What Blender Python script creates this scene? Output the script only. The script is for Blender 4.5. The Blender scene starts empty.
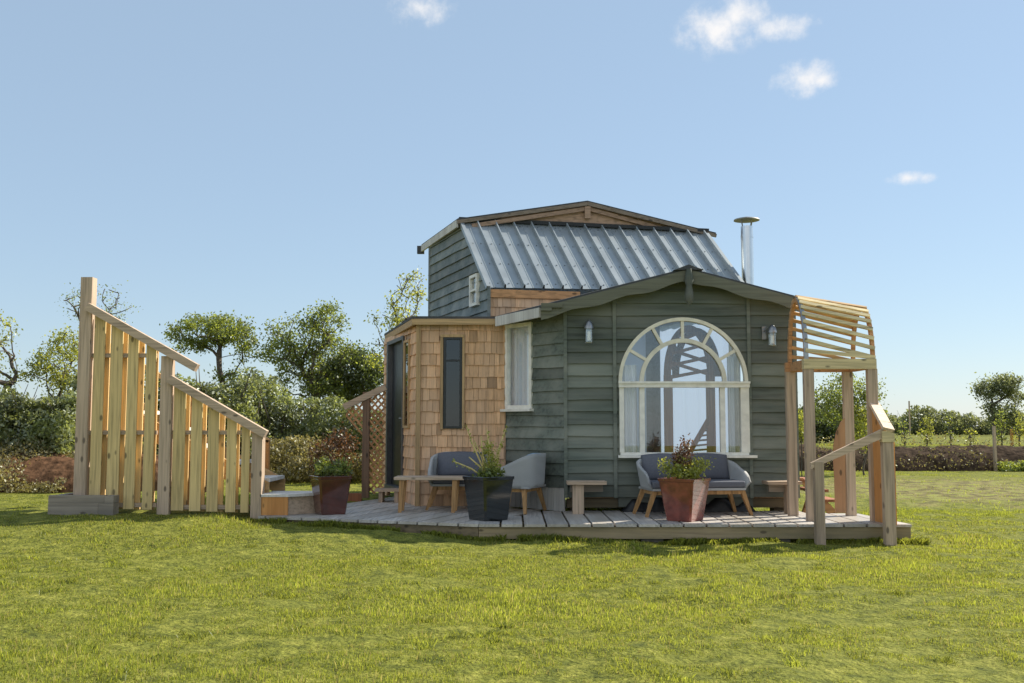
import bpy, math, random
import numpy as np
from mathutils import Vector, Matrix
random.seed(7); rng = np.random.default_rng(11)
SC = bpy.context.scene; COL = SC.collection
R = math.radians
# ------------------------------------------------------------------ camera model
F = 1000.0; CH = 1.15; PITCH = math.atan(84.5/1000)
def ray(px, py):
    u = (px-512)/F; v = (341.5-py)/F
    c, s = math.cos(PITCH), math.sin(PITCH)
    return Vector((u, c - v*s, s + v*c))
def P(px, py, Y):
    d = ray(px, py); return Vector((0, 0, CH)) + d*(Y/d.y)
def X(px, Y, py=430): return P(px, py, Y).x
def Z(py, Y): return P(512, py, Y).z
DK = 0.18                                        # deck height
def D(px, py, z=DK):
    d = ray(px, py); t = (z-CH)/d.z; return Vector((0, 0, CH)) + d*t
V = Vector
# ------------------------------------------------------------------ noise
def _h(ix, iy, s):
    n = (ix*374761393 + iy*668265263 + s*1442695041) & 0xffffffff
    n = ((n ^ (n >> 13))*1274126177) & 0xffffffff
    return ((n ^ (n >> 16)) & 0xffff)/65535.0
def vnoise(x, y, s=0):
    x = np.asarray(x, float); y = np.asarray(y, float)
    ix = np.floor(x).astype(np.int64); iy = np.floor(y).astype(np.int64)
    fx = x-ix; fy = y-iy; fx = fx*fx*(3-2*fx); fy = fy*fy*(3-2*fy)
    a = _h(ix, iy, s); b = _h(ix+1, iy, s); c = _h(ix, iy+1, s); d = _h(ix+1, iy+1, s)
    return (a*(1-fx)+b*fx)*(1-fy) + (c*(1-fx)+d*fx)*fy
def fbm(x, y, s=0, o=4):
    r = 0; a = 0.5
    for k in range(o):
        r = r + a*(vnoise(np.asarray(x)*2**k, np.asarray(y)*2**k, s+k)-.5); a *= .5
    return r
def sm(a, b, x):
    t = np.clip((np.asarray(x, float)-a)/(b-a), 0, 1); return t*t*(3-2*t)
def ground(x, y):
    x = np.asarray(x, float); y = np.asarray(y, float)
    z = .19*sm(.3, -2.9, x)*sm(8.6, 10.9, y)
    z = z + .055*sm(1.6, -.6, x)*sm(9.3, 10.3, y)*(1-sm(-1.2, -2.9, x))
    z = z - .075*sm(-3.3, -2.75, x)*sm(9.9, 10.6, y)*sm(14.5, 13.6, y)*sm(1.5, -.3, x)
    z = z + .46*sm(-3.9, -5.2, x)*sm(14.9, 15.8, y)
    z = z + .60*sm(3.0, 5.0, x)*sm(26.1, 27.0, y) + .6*sm(3.0, 5.0, x)*0
    near = 1-sm(14, 30, y)
    z = z + (fbm(x*.9, y*.9, 3)*.07 + fbm(x*3.2, y*3.2, 9)*.075)*near*sm(3.5, 5, np.abs(y-10.6)+4.4)
    return z
def gz(x, y): return float(ground(x, y))
# ------------------------------------------------------------------ materials
def newmat(name):
    m = bpy.data.materials.new(name); m.use_nodes = True
    nt = m.node_tree; nt.nodes.clear()
    o = nt.nodes.new('ShaderNodeOutputMaterial'); return m, nt, o
def N(nt, t, **kw):
    n = nt.nodes.new(t)
    for k, v in kw.items():
        if k in n.inputs.keys() if isinstance(k, str) else False: n.inputs[k].default_value = v
        else: setattr(n, k, v)
    return n
def L(nt, a, b): nt.links.new(a, b)
def c4(c): return (c[0], c[1], c[2], 1)
def tone_mul(nt, colsock):
    at = N(nt, 'ShaderNodeAttribute'); at.attribute_name = 'tone'
    mx = N(nt, 'ShaderNodeMix', data_type='RGBA', blend_type='MULTIPLY'); mx.inputs[0].default_value = 1
    L(nt, colsock, mx.inputs[6]); L(nt, at.outputs['Fac'], mx.inputs[7]); return mx.outputs[2]
def coords(nt, scale):
    tc = N(nt, 'ShaderNodeTexCoord'); mp = N(nt, 'ShaderNodeMapping'); mp.inputs['Scale'].default_value = scale
    L(nt, tc.outputs['Object'], mp.inputs['Vector']); return mp.outputs['Vector']
def ramp(nt, fac, stops):
    r = N(nt, 'ShaderNodeValToRGB'); e = r.color_ramp.elements
    while len(e) < len(stops): e.new(.5)
    for el, (p, c) in zip(e, stops): el.position = p; el.color = c4(c)
    L(nt, fac, r.inputs[0]); return r.outputs[0]
def mul(c, k): return tuple(min(1, a*k) for a in c)
def wood(name, col, axis='Z', dark=.62, knots=True, rough=.75, weather=None, stain=0.0, gs=1.0):
    m, nt, o = newmat(name); b = N(nt, 'ShaderNodeBsdfPrincipled'); b.inputs['Roughness'].default_value = rough
    s = {'X': (1.6, 38, 38), 'Y': (38, 1.6, 38), 'Z': (38, 38, 1.6)}[axis]; s = tuple(q*gs for q in s)
    vec = coords(nt, s)
    n = N(nt, 'ShaderNodeTexNoise'); n.inputs['Scale'].default_value = 1; n.inputs['Detail'].default_value = 5; L(nt, vec, n.inputs['Vector'])
    n.inputs['Distortion'].default_value = .6
    c = ramp(nt, n.outputs[0], [(.3, mul(col, dark)), (.5, col), (.72, mul(col, 1.22))])
    if weather:
        v2 = coords(nt, tuple(3.5 if q > 5 else .9 for q in s))
        n2 = N(nt, 'ShaderNodeTexNoise'); n2.inputs['Scale'].default_value = 1.0; n2.inputs['Detail'].default_value = 6; L(nt, v2, n2.inputs['Vector'])
        f = ramp(nt, n2.outputs[0], [(.40, (0, 0, 0)), (.68, (1, 1, 1))])
        mx = N(nt, 'ShaderNodeMix', data_type='RGBA'); L(nt, f, mx.inputs[0]); L(nt, c, mx.inputs[6]); mx.inputs[7].default_value = c4(weather); c = mx.outputs[2]
    if knots:
        v3 = coords(nt, tuple(9 if q > 5 else 4 for q in s))
        vo = N(nt, 'ShaderNodeTexVoronoi'); vo.inputs['Scale'].default_value = 1; L(nt, v3, vo.inputs['Vector'])
        f = ramp(nt, vo.outputs['Distance'], [(.10, (1, 1, 1)), (.17, (0, 0, 0))])
        mx = N(nt, 'ShaderNodeMix', data_type='RGBA'); L(nt, f, mx.inputs[0]); L(nt, c, mx.inputs[6]); mx.inputs[7].default_value = c4(mul(col, .33)); c = mx.outputs[2]
    L(nt, tone_mul(nt, c), b.inputs['Base Color'])
    bp = N(nt, 'ShaderNodeBump'); bp.inputs['Strength'].default_value = .35; bp.inputs['Distance'].default_value = .004
    L(nt, n.outputs[0], bp.inputs['Height']); L(nt, bp.outputs[0], b.inputs['Normal'])
    L(nt, b.outputs[0], o.inputs[0]); return m
def plain(name, col, rough=.6, metal=0, nscale=12, var=.2, coat=0, bump=0, spec=.5):
    m, nt, o = newmat(name); b = N(nt, 'ShaderNodeBsdfPrincipled')
    b.inputs['Roughness'].default_value = rough; b.inputs['Metallic'].default_value = metal; b.inputs['Coat Weight'].default_value = coat
    b.inputs['Specular IOR Level'].default_value = spec; b.inputs['Coat Roughness'].default_value = .05
    n = N(nt, 'ShaderNodeTexNoise'); n.inputs['Scale'].default_value = 1; n.inputs['Detail'].default_value = 6; L(nt, coords(nt, (nscale,)*3), n.inputs['Vector'])
    c = ramp(nt, n.outputs[0], [(.3, mul(col, 1-var)), (.7, mul(col, 1+var))])
    L(nt, tone_mul(nt, c), b.inputs['Base Color'])
    if bump:
        bp = N(nt, 'ShaderNodeBump'); bp.inputs['Strength'].default_value = .6; bp.inputs['Distance'].default_value = bump
        L(nt, n.outputs[0], bp.inputs['Height']); L(nt, bp.outputs[0], b.inputs['Normal'])
    L(nt, b.outputs[0], o.inputs[0]); return m
def leafmat(name, col, tcol, tf=.4, gloss=.06):
    m, nt, o = newmat(name)
    at = N(nt, 'ShaderNodeAttribute'); at.attribute_name = 'tone'
    def cm(c):
        mx = N(nt, 'ShaderNodeMix', data_type='RGBA', blend_type='MULTIPLY'); mx.inputs[0].default_value = 1
        mx.inputs[6].default_value = c4(c); L(nt, at.outputs['Fac'], mx.inputs[7]); return mx.outputs[2]
    d = N(nt, 'ShaderNodeBsdfDiffuse'); t = N(nt, 'ShaderNodeBsdfTranslucent'); g = N(nt, 'ShaderNodeBsdfGlossy'); g.inputs['Roughness'].default_value = .45
    g.inputs['Color'].default_value = (.8, .85, .8, 1)
    L(nt, cm(col), d.inputs[0]); L(nt, cm(tcol), t.inputs[0])
    a = N(nt, 'ShaderNodeMixShader'); a.inputs[0].default_value = tf; L(nt, d.outputs[0], a.inputs[1]); L(nt, t.outputs[0], a.inputs[2])
    b = N(nt, 'ShaderNodeMixShader'); b.inputs[0].default_value = gloss; L(nt, a.outputs[0], b.inputs[1]); L(nt, g.outputs[0], b.inputs[2])
    L(nt, b.outputs[0], o.inputs[0]); return m
def glassmat(name, tint=(.9, .95, .95), refl=.10):
    m, nt, o = newmat(name); t = N(nt, 'ShaderNodeBsdfTransparent'); t.inputs[0].default_value = c4(tint)
    g = N(nt, 'ShaderNodeBsdfGlossy'); g.inputs['Roughness'].default_value = .01; g.inputs['Color'].default_value = (1, 1, 1, 1)
    fr = N(nt, 'ShaderNodeFresnel'); ge = N(nt, 'ShaderNodeNewGeometry'); io = N(nt, 'ShaderNodeMath', operation='MULTIPLY_ADD'); L(nt, ge.outputs['Backfacing'], io.inputs[0]); io.inputs[1].default_value = -.8333; io.inputs[2].default_value = 1.5; L(nt, io.outputs[0], fr.inputs[0])
    ma = N(nt, 'ShaderNodeMath', operation='ADD'); L(nt, fr.outputs[0], ma.inputs[0]); ma.inputs[1].default_value = refl
    x = N(nt, 'ShaderNodeMixShader'); L(nt, ma.outputs[0], x.inputs[0]); L(nt, t.outputs[0], x.inputs[1]); L(nt, g.outputs[0], x.inputs[2])
    L(nt, x.outputs[0], o.inputs[0]); return m
M = {}
PINE = (.55, .34, .15)
M['pine_z'] = wood('pine upright', PINE, 'Z'); M['pine_x'] = wood('pine lengthwise', PINE, 'X'); M['pine_y'] = wood('pine crosswise', PINE, 'Y')
GREY = (.47, .35, .25)
M['grey_z'] = wood('weathered pine upright', GREY, 'Z'); M['grey_x'] = wood('weathered pine lengthwise', GREY, 'X')
M['pale_z'] = wood('green treated pine upright', (.62, .46, .21), 'Z'); M['pale_x'] = wood('green treated pine lengthwise', (.62, .50, .28), 'X')
M['ply'] = wood('orange larch board', (.62, .30, .10), 'Z', dark=.7, weather=(.45, .19, .05))
M['pine_gap_lit'] = wood('pine board with painted sun glow', (.74, .50, .22), 'Z', dark=.8)  # back fence boards: sunlight through the gaps painted in as brighter wood
M['larch_z'] = wood('fresh larch upright', (.50, .28, .14), 'Z', weather=(.42, .22, .11))
M['larch'] = wood('fresh larch lengthwise', (.52, .27, .12), 'X')
M['sleeper'] = wood('old sleeper timber', (.30, .25, .20), 'X', weather=(.19, .165, .135))
M['deck'] = wood('silvered decking', (.50, .46, .42), 'Y', knots=False, weather=(.38, .34, .29), rough=.5)
M['fascia'] = wood('mossy deck edge board', (.36, .27, .16), 'X', weather=(.22, .18, .10))
M['siding'] = wood('dark green stained boards', (.115, .135, .112), 'X', dark=.55, knots=False, weather=(.21, .22, .185), gs=.6)
M['siding_grey'] = wood('slate grey stained boards', (.15, .18, .18), 'X', dark=.65, knots=False, weather=(.25, .27, .26), gs=.6)
M['barge'] = wood('grey green gable board', (.14, .14, .10), 'X', dark=.75, knots=False)
M['shingle'] = wood('red cedar shingle', (.68, .41, .225), 'Z', dark=.72, knots=False, weather=(.60, .40, .26))
M['cedar'] = wood('cedar trim', (.48, .32, .16), 'Z', knots=False)
M['cedar_x'] = wood('cedar trim lengthwise', (.48, .32, .16), 'X', knots=False)
M['pinkwood'] = wood('pinkish larch', (.42, .27, .18), 'X', knots=True)
M['brownwood'] = wood('brown stained wood', (.34, .13, .06), 'Z', knots=False)
M['white'] = plain('aged white paint', (.82, .79, .71), .55, var=.12)
M['cream'] = plain('cream window paint', (.78, .73, .60), .5, var=.12)
M['greypaint'] = plain('grey door paint', (.10, .10, .10), .5)
M['charcoal'] = plain('charcoal door paint', (.022, .024, .028), .35)
M['blackmetal'] = plain('black metal frame', (.018, .02, .022), .35)
M['metal'] = plain('galvanised steel', (.36, .395, .41), .40, metal=.45, nscale=4, var=.12)
M['flue'] = plain('stainless flue', (.66, .68, .70), .28, metal=1, var=.05)
M['rooffelt'] = plain('slate grey roof felt', (.06, .062, .065), .8, nscale=40, bump=.004)
M['whitewash'] = wood('silver skirting boards', (.60, .58, .54), 'Z', knots=False, weather=(.46, .43, .40))
M['terracotta'] = plain('red glazed clay', (.20, .052, .036), .22, nscale=14, var=.35, coat=.6)
M['maroon'] = plain('maroon glazed clay', (.085, .024, .017), .15, nscale=8, var=.3, coat=.8)
M['blackpot'] = plain('black glazed clay', (.012, .015, .016), .13, nscale=8, var=.3, coat=.8)
M['soil'] = plain('potting soil', (.035, .024, .016), .95, nscale=60, var=.5, bump=.01)
M['navy'] = plain('slate blue cushion fabric', (.125, .13, .155), .9, nscale=80, var=.15)
M['blue'] = plain('pale blue cushion fabric', (.22, .34, .45), .9, nscale=80, var=.15)
M['curtain'] = None
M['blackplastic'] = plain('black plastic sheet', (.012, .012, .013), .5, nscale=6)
M['steelgrey'] = plain('brushed grey metal', (.30, .31, .32), .35, metal=.8)
M['lining'] = plain('sky tinted interior lining', (.66, .74, .82), .7, nscale=2, var=.06)
M['floor'] = wood('interior floorboards', (.25, .16, .09), 'Y', knots=False)
M['earth'] = plain('dark brown earth', (.062, .042, .028), .95, nscale=9, var=.55, bump=.05, spec=.05)
M['earthred'] = plain('red brown earth', (.115, .062, .034), .95, nscale=9, var=.6, bump=.05, spec=.05)
M['bark'] = plain('grey brown bark', (.10, .08, .06), .9, nscale=20, var=.35)
M['stoneblock'] = plain('concrete block', (.22, .20, .17), .9, nscale=12, var=.25)
M['cowlsteel'] = plain('dull weathered steel', (.30, .29, .27), .6, metal=.3)
M['glass'] = glassmat('window glass', (.97, .98, .99), .06)
M['glass_dark'] = glassmat('tinted glass', (.12, .13, .14), .04)
M['lampglass'] = glassmat('lantern glass', (.95, .97, .97), .12)
# woven shell
def weave():
    m, nt, o = newmat('grey woven wicker'); b = N(nt, 'ShaderNodeBsdfPrincipled'); b.inputs['Roughness'].default_value = .8
    w = N(nt, 'ShaderNodeTexWave', wave_type='BANDS', bands_direction='Z'); w.inputs['Scale'].default_value = 26; w.inputs['Distortion'].default_value = 1.0
    L(nt, coords(nt, (1, 1, 1)), w.inputs['Vector'])
    c = ramp(nt, w.outputs['Fac'], [(0, (.30, .30, .30)), (1, (.55, .55, .54))]); L(nt, tone_mul(nt, c), b.inputs['Base Color'])
    bp = N(nt, 'ShaderNodeBump'); bp.inputs['Strength'].default_value = .6; bp.inputs['Distance'].default_value = .006; L(nt, w.outputs['Fac'], bp.inputs['Height']); L(nt, bp.outputs[0], b.inputs['Normal'])
    L(nt, b.outputs[0], o.inputs[0]); return m
M['weave'] = weave()
M['curtain'] = leafmat('added sky glow blind', (.55, .64, .76), (.42, .53, .72), .45, 0.0)
M['whitecurtain'] = leafmat('white net curtain', (.86, .88, .90), (.6, .66, .72), .08, 0.0)
M['leaf_mid'] = leafmat('mid green leaves', (.12, .15, .038), (.34, .38, .05), .5)
M['leaf_hedge'] = leafmat('grey green hedge leaves', (.17, .19, .085), (.34, .37, .09), .45, .08)
M['leaf_dark'] = leafmat('dark green leaves', (.07, .09, .028), (.16, .20, .035), .4)
M['leaf_far'] = leafmat('dull green leaves', (.15, .165, .085), (.28, .30, .10), .45, .04)
M['leaf_bright'] = leafmat('fresh yellow green leaves', (.26, .28, .05), (.52, .52, .06), .5)
M['leaf_brown'] = leafmat('bronze leaves', (.13, .06, .030), (.22, .09, .03), .4)
M['scrub'] = leafmat('dry scrub leaves', (.20, .17, .07), (.32, .27, .07), .4)
M['grass'] = leafmat('lawn grass', (.155, .178, .032), (.41, .43, .048), .47, .03)
M['grass_dry'] = leafmat('dry grass', (.30, .26, .09), (.45, .38, .10), .4, .03)
M['twig'] = plain('pale twig', (.62, .50, .22), .8)
# ------------------------------------------------------------------ mesh builder
class MB:
    def __init__(s): s.v = []; s.f = []; s.t = []; s.smooth = []
    def add(s, vs, fs, tone=1.0, sm=False):
        o = len(s.v); s.v += [tuple(p) for p in vs]
        for f in fs: s.f.append([i+o for i in f]); s.t.append(tone); s.smooth.append(sm)
    def quad(s, a, b, c, d, tone=1.0): s.add([a, b, c, d], [(0, 1, 2, 3)], tone)
    def box(s, p0, p1, tone=None):
        if tone is None: tone = random.uniform(.85, 1.12)
        x0, x1 = sorted((p0[0], p1[0])); y0, y1 = sorted((p0[1], p1[1])); z0, z1 = sorted((p0[2], p1[2]))
        vs = [(x0,y0,z0),(x1,y0,z0),(x1,y1,z0),(x0,y1,z0),(x0,y0,z1),(x1,y0,z1),(x1,y1,z1),(x0,y1,z1)]
        s.add(vs, [(0,3,2,1),(4,5,6,7),(0,1,5,4),(1,2,6,5),(2,3,7,6),(3,0,4,7)], tone)
    def beam(s, a, b, w, h, up=(0,0,1), tone=None, w2=None, h2=None):
        if tone is None: tone = random.uniform(.85, 1.12)
        a = V(a); b = V(b); d = (b-a).normalized(); up = V(up)
        sd = d.cross(up)
        if sd.length < 1e-4: sd = d.cross(V((0,1,0)))
        sd.normalize(); u = sd.cross(d).normalized(); vs = []
        for p, ww, hh in ((a, w, h), (b, w2 or w, h2 or h)):
            for i, j in ((-1,-1),(1,-1),(1,1),(-1,1)): vs.append(p + sd*(i*ww/2) + u*(j*hh/2))
        s.add(vs, [(0,1,2,3),(4,7,6,5),(0,4,5,1),(1,5,6,2),(2,6,7,3),(3,7,4,0)], tone)
    def tube(s, pts, rs, n=8, tone=1.0, caps=True, smooth=True):
        pts = [V(p) for p in pts]
        if not hasattr(rs, '__len__'): rs = [rs]*len(pts)
        o = []; ref = V((0.31, 0.17, .93))
        for i, p in enumerate(pts):
            d = (pts[min(i+1, len(pts)-1)] - pts[max(i-1, 0)])
            d = d.normalized() if d.length > 1e-9 else V((0,0,1))
            r0 = ref if abs(d.dot(ref)) < .95 else V((1,0,0))
            sd = d.cross(r0).normalized(); u = sd.cross(d)
            for k in range(n):
                a = 2*math.pi*k/n; o.append(p + sd*(math.cos(a)*rs[i]) + u*(math.sin(a)*rs[i]))
        fs = []
        for i in range(len(pts)-1):
            for k in range(n): fs.append((i*n+k, i*n+(k+1)%n, (i+1)*n+(k+1)%n, (i+1)*n+k))
        s.add(o, fs, tone, smooth)
        if caps: s.add(o[:n], [tuple(range(n))], tone); s.add(o[-n:], [tuple(reversed(range(n)))], tone)
    def prism(s, poly, ext, tone=1.0):
        n = len(poly); a = [V(p) for p in poly]; e = V(ext); b = [p+e for p in a]
        s.add(a+b, [tuple(range(n)), tuple(reversed(range(n, 2*n)))] + [(i, i+n, (i+1)%n+n, (i+1)%n) for i in range(n)], tone)
    def strip(s, outer, inner, ext, tone=1.0):       # bent frame: polyline pair extruded
        n = len(outer); e = V(ext)
        vs = [V(p) for p in outer]+[V(p) for p in inner]; vs += [p+e for p in vs]
        fs = []
        for i in range(n-1):
            fs += [(i, i+1, n+i+1, n+i), (2*n+i, 3*n+i, 3*n+i+1, 2*n+i+1), (i, 2*n+i, 2*n+i+1, i+1), (n+i, n+i+1, 3*n+i+1, 3*n+i)]
        fs += [(0, n, 3*n, 2*n), (n-1, 3*n-1, 4*n-1, 2*n-1)]
        s.add(vs, fs, tone)
    def build(s, name, mat, parent=None, origin=None, bevel=0):
        og = V(origin) if origin is not None else V((0,0,0))
        q = parent
        if parent is not None:
            og = V((0,0,0)); 
            while q is not None: og = og + q.location; q = q.parent
            loc = V((0,0,0)); 
            if origin is not None: loc = V(origin)-og; og = V(origin)
        else: loc = og.copy()
        vs = np.array(s.v, float).reshape(-1, 3) - np.array(og)
        me = bpy.data.meshes.new(name); me.from_pydata(vs.tolist(), [], s.f)
        at = me.attributes.new('tone', 'FLOAT', 'FACE'); at.data.foreach_set('value', s.t)
        me.polygons.foreach_set('use_smooth', s.smooth); me.materials.append(mat); me.update()
        import bmesh
        if len(s.f) < 60000:
            bm = bmesh.new(); bm.from_mesh(me); bmesh.ops.recalc_face_normals(bm, faces=bm.faces); bm.to_mesh(me); bm.free()
        o = bpy.data.objects.new(name, me); COL.objects.link(o); o.location = loc
        if parent is not None: o.parent = parent
        if bevel:
            md = o.modifiers.new('b', 'BEVEL'); md.width = bevel; md.segments = 2; md.limit_method = 'ANGLE'
        return o
def npmesh(name, v, nper, tone, mat, parent=None, origin=(0,0,0), smooth=False):
    """v: (n*nper,3) verts, faces of nper consecutive verts"""
    nf = len(v)//nper; me = bpy.data.meshes.new(name)
    v = v - np.array(origin)
    me.vertices.add(len(v)); me.vertices.foreach_set('co', v.astype(np.float32).ravel())
    me.loops.add(nf*nper); me.loops.foreach_set('vertex_index', np.arange(nf*nper, dtype=np.int32))
    me.polygons.add(nf); me.polygons.foreach_set('loop_start', np.arange(0, nf*nper, nper, dtype=np.int32))
    at = me.attributes.new('tone', 'FLOAT', 'FACE'); at.data.foreach_set('value', np.asarray(tone, np.float32))
    me.materials.append(mat); me.update(calc_edges=True)
    o = bpy.data.objects.new(name, me); COL.objects.link(o)
    if parent is not None:
        o.parent = parent; q = parent; pl = V((0,0,0))
        while q is not None: pl = pl+q.location; q = q.parent
        o.location = V(origin)-pl
    else: o.location = origin
    return o
def tag(o, label=None, cat=None, group=None, kind=None):
    if label: o['label'] = label
    if cat: o['category'] = cat
    if group: o['group'] = group
    if kind: o['kind'] = kind
    return o
def thing(name, loc, label, cat, group=None):
    o = bpy.data.objects.new(name, None); COL.objects.link(o); o.location = loc; o.empty_display_size = .2
    return tag(o, label, cat, group)
def copy_tree(o, parent=None):
    c = o.copy(); COL.objects.link(c); c.parent = parent
    for ch in list(o.children): copy_tree(ch, c)
    return c
# ------------------------------------------------------------------ foliage
def leaf_quads(cen, size, tone, up=0.0, aspect=.55):
    n = len(cen); a = rng.normal(size=(n, 3)); a[:, 2] += up; a /= np.linalg.norm(a, axis=1)[:, None]
    b = rng.normal(size=(n, 3)); b -= a*np.sum(a*b, axis=1)[:, None]; b /= np.linalg.norm(b, axis=1)[:, None]
    s = size*rng.uniform(.6, 1.35, n)[:, None]
    v = np.empty((n, 4, 3)); v[:, 0] = cen-a*s*.5; v[:, 1] = cen+b*s*aspect*.5; v[:, 2] = cen+a*s*.5; v[:, 3] = cen-b*s*aspect*.5
    return v.reshape(-1, 3), tone
def skeleton(nodes, root_chain, rmin, rtrunk, jit=.06):
    pts = [np.array(p, float) for p in root_chain]; par = [-1]+list(range(len(root_chain)-1)); pl = [0.0]
    for i in range(1, len(pts)): pl.append(pl[-1]+np.linalg.norm(pts[i]-pts[i-1]))
    rt = pts[-1]; order = sorted(range(len(nodes)), key=lambda i: np.linalg.norm(nodes[i]-rt))
    s0 = len(pts)-max(1, len(root_chain)//2)
    for i in order:
        p = nodes[i]; A = np.array(pts[s0:]); d = np.linalg.norm(A-p, axis=1); cost = d*1.0 + np.array(pl[s0:])*.28 + np.maximum(0, A[:, 2]-p[2])*.8
        k = int(np.argmin(cost))+s0; pts.append(p); par.append(k); pl.append(pl[k]+np.linalg.norm(p-pts[k]))
    cnt = np.ones(len(pts))
    for i in range(len(pts)-1, 0, -1):
        cnt[par[i]] += cnt[i]
    mb = MB(); mx = cnt[0]
    for i in range(1, len(pts)):
        r1 = max(rmin, rtrunk*(cnt[i]/mx)**.62*.8); r0 = max(rmin, rtrunk*.8*(min(cnt[par[i]], cnt[i]*1.8)/mx)**.62)
        if par[i] == -1: continue
        a = V(pts[par[i]]); b = V(pts[i]); l = (b-a).length
        m = (a+b)/2 + V([random.gauss(0, jit*l) for _ in range(3)])
        mb.tube([a, m, b], [r0, (r0+r1)/2, r1], n=6 if r0 > .02 else 4, caps=False)
    return mb, pts
def blob_pts(blobs, n, shell=.35):
    out = []; w = np.array([b[3]*b[4]*b[5] for b in blobs])**.8; w /= w.sum()
    for b, k in zip(blobs, rng.multinomial(n, w)):
        d = rng.normal(size=(k, 3)); d /= np.linalg.norm(d, axis=1)[:, None]
        r = rng.uniform(shell, 1, k)**.6
        out.append(np.array(b[:3]) + d*r[:, None]*np.array(b[3:6]))
    return np.vstack(out)
def tree(name, label, cat, base, blobs, nodes=70, leaves=9000, lsize=.06, sig=.16, mat='leaf_mid', rt=.09, chain=None, group=None, rmin=.007, up=0, bare=0.0, trunkname='trunk', crownname='crown'):
    base = V(base); t = thing(name, base, label, cat, group)
    nd = blob_pts(blobs, nodes)
    ch = chain or [base, base+V((0, 0, .3))]
    ch = [V(c) for c in ch]
    mb, _ = skeleton(nd, [tuple(c) for c in ch], rmin, rt)
    mb.build(trunkname, M['bark'], t)
    k = int(leaves/len(nd)); act = nd[rng.random(len(nd)) >= bare]
    vary = rng.uniform(.25, 1.7, len(act)); cts = (k*vary).astype(int)+1
    cen = np.repeat(act, cts, axis=0) + rng.normal(size=(cts.sum(), 3))*np.array([sig, sig, sig*.7])
    tn = np.repeat(rng.uniform(.65, 1.35, len(act)), cts)*rng.uniform(.75, 1.25, cts.sum())
    v, tn = leaf_quads(cen, lsize, tn, up)
    npmesh(crownname, v, 4, tn, M[mat], t, origin=tuple(base)); return t
def hedge(name, label, cat, path, half, top, n, lsize, mat, base_z=None, group=None, lump=.35, stems=True, seed=0):
    """path: list of (x,y); half: half depth; top height fn(s)->h"""
    P0 = np.array(path, float); seg = np.linalg.norm(np.diff(P0, axis=0), axis=1); cum = np.r_[0, np.cumsum(seg)]; LN = cum[-1]
    s = rng.uniform(0, LN, n); x = np.interp(s, cum, P0[:, 0]); y = np.interp(s, cum, P0[:, 1])
    a = rng.uniform(0, math.pi, n); rr = rng.uniform(0, 1, n)**.45
    lum = 1 + lump*2*fbm(s*1.6+seed, a*1.3, 5+seed, 4)
    H = top(s)*lum; r = rr
    y = y + np.cos(a)*half*r*lum; zz = H*(np.sin(a)*.9+.1)*r
    dense = fbm(s*3+7, zz*3.3+np.cos(a)*2, 21+seed, 3) > -.16
    x = x+rng.normal(size=n)*.05
    g = ground(x, y) if base_z is None else base_z
    cen = np.stack([x, y, g+zz], 1)[dense]
    tn = (1+1.6*fbm(s*4, zz*4, 33+seed, 2))[dense]*rng.uniform(.7, 1.3, dense.sum()); tn = np.clip(tn, .35, 1.9)
    o = (P0[0][0], P0[0][1], gz(P0[0][0], P0[0][1]))
    t = thing(name, o, label, cat, group)
    v, tn = leaf_quads(cen, lsize, tn); npmesh('foliage', v, 4, tn, M[mat], t, origin=o)
    if stems:
        mb = MB(); 
        for k in range(int(LN/.22)+2):
            ss = random.uniform(0, LN); bx = float(np.interp(ss, cum, P0[:, 0])); by = float(np.interp(ss, cum, P0[:, 1])); h = float(top(np.array([ss]))[0])
            b = V((bx, by, gz(bx, by)-.03)); q = b+V((random.gauss(0, .15), random.gauss(0, .15), h*.5)); r = q+V((random.gauss(0, .2), random.gauss(0, .2), h*random.uniform(.3, .62)))
            mb.tube([b, q, r], [.018*h, .012*h, .004*h], n=5)
        mb.build('stems', M['bark'], t)
    return t
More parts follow.
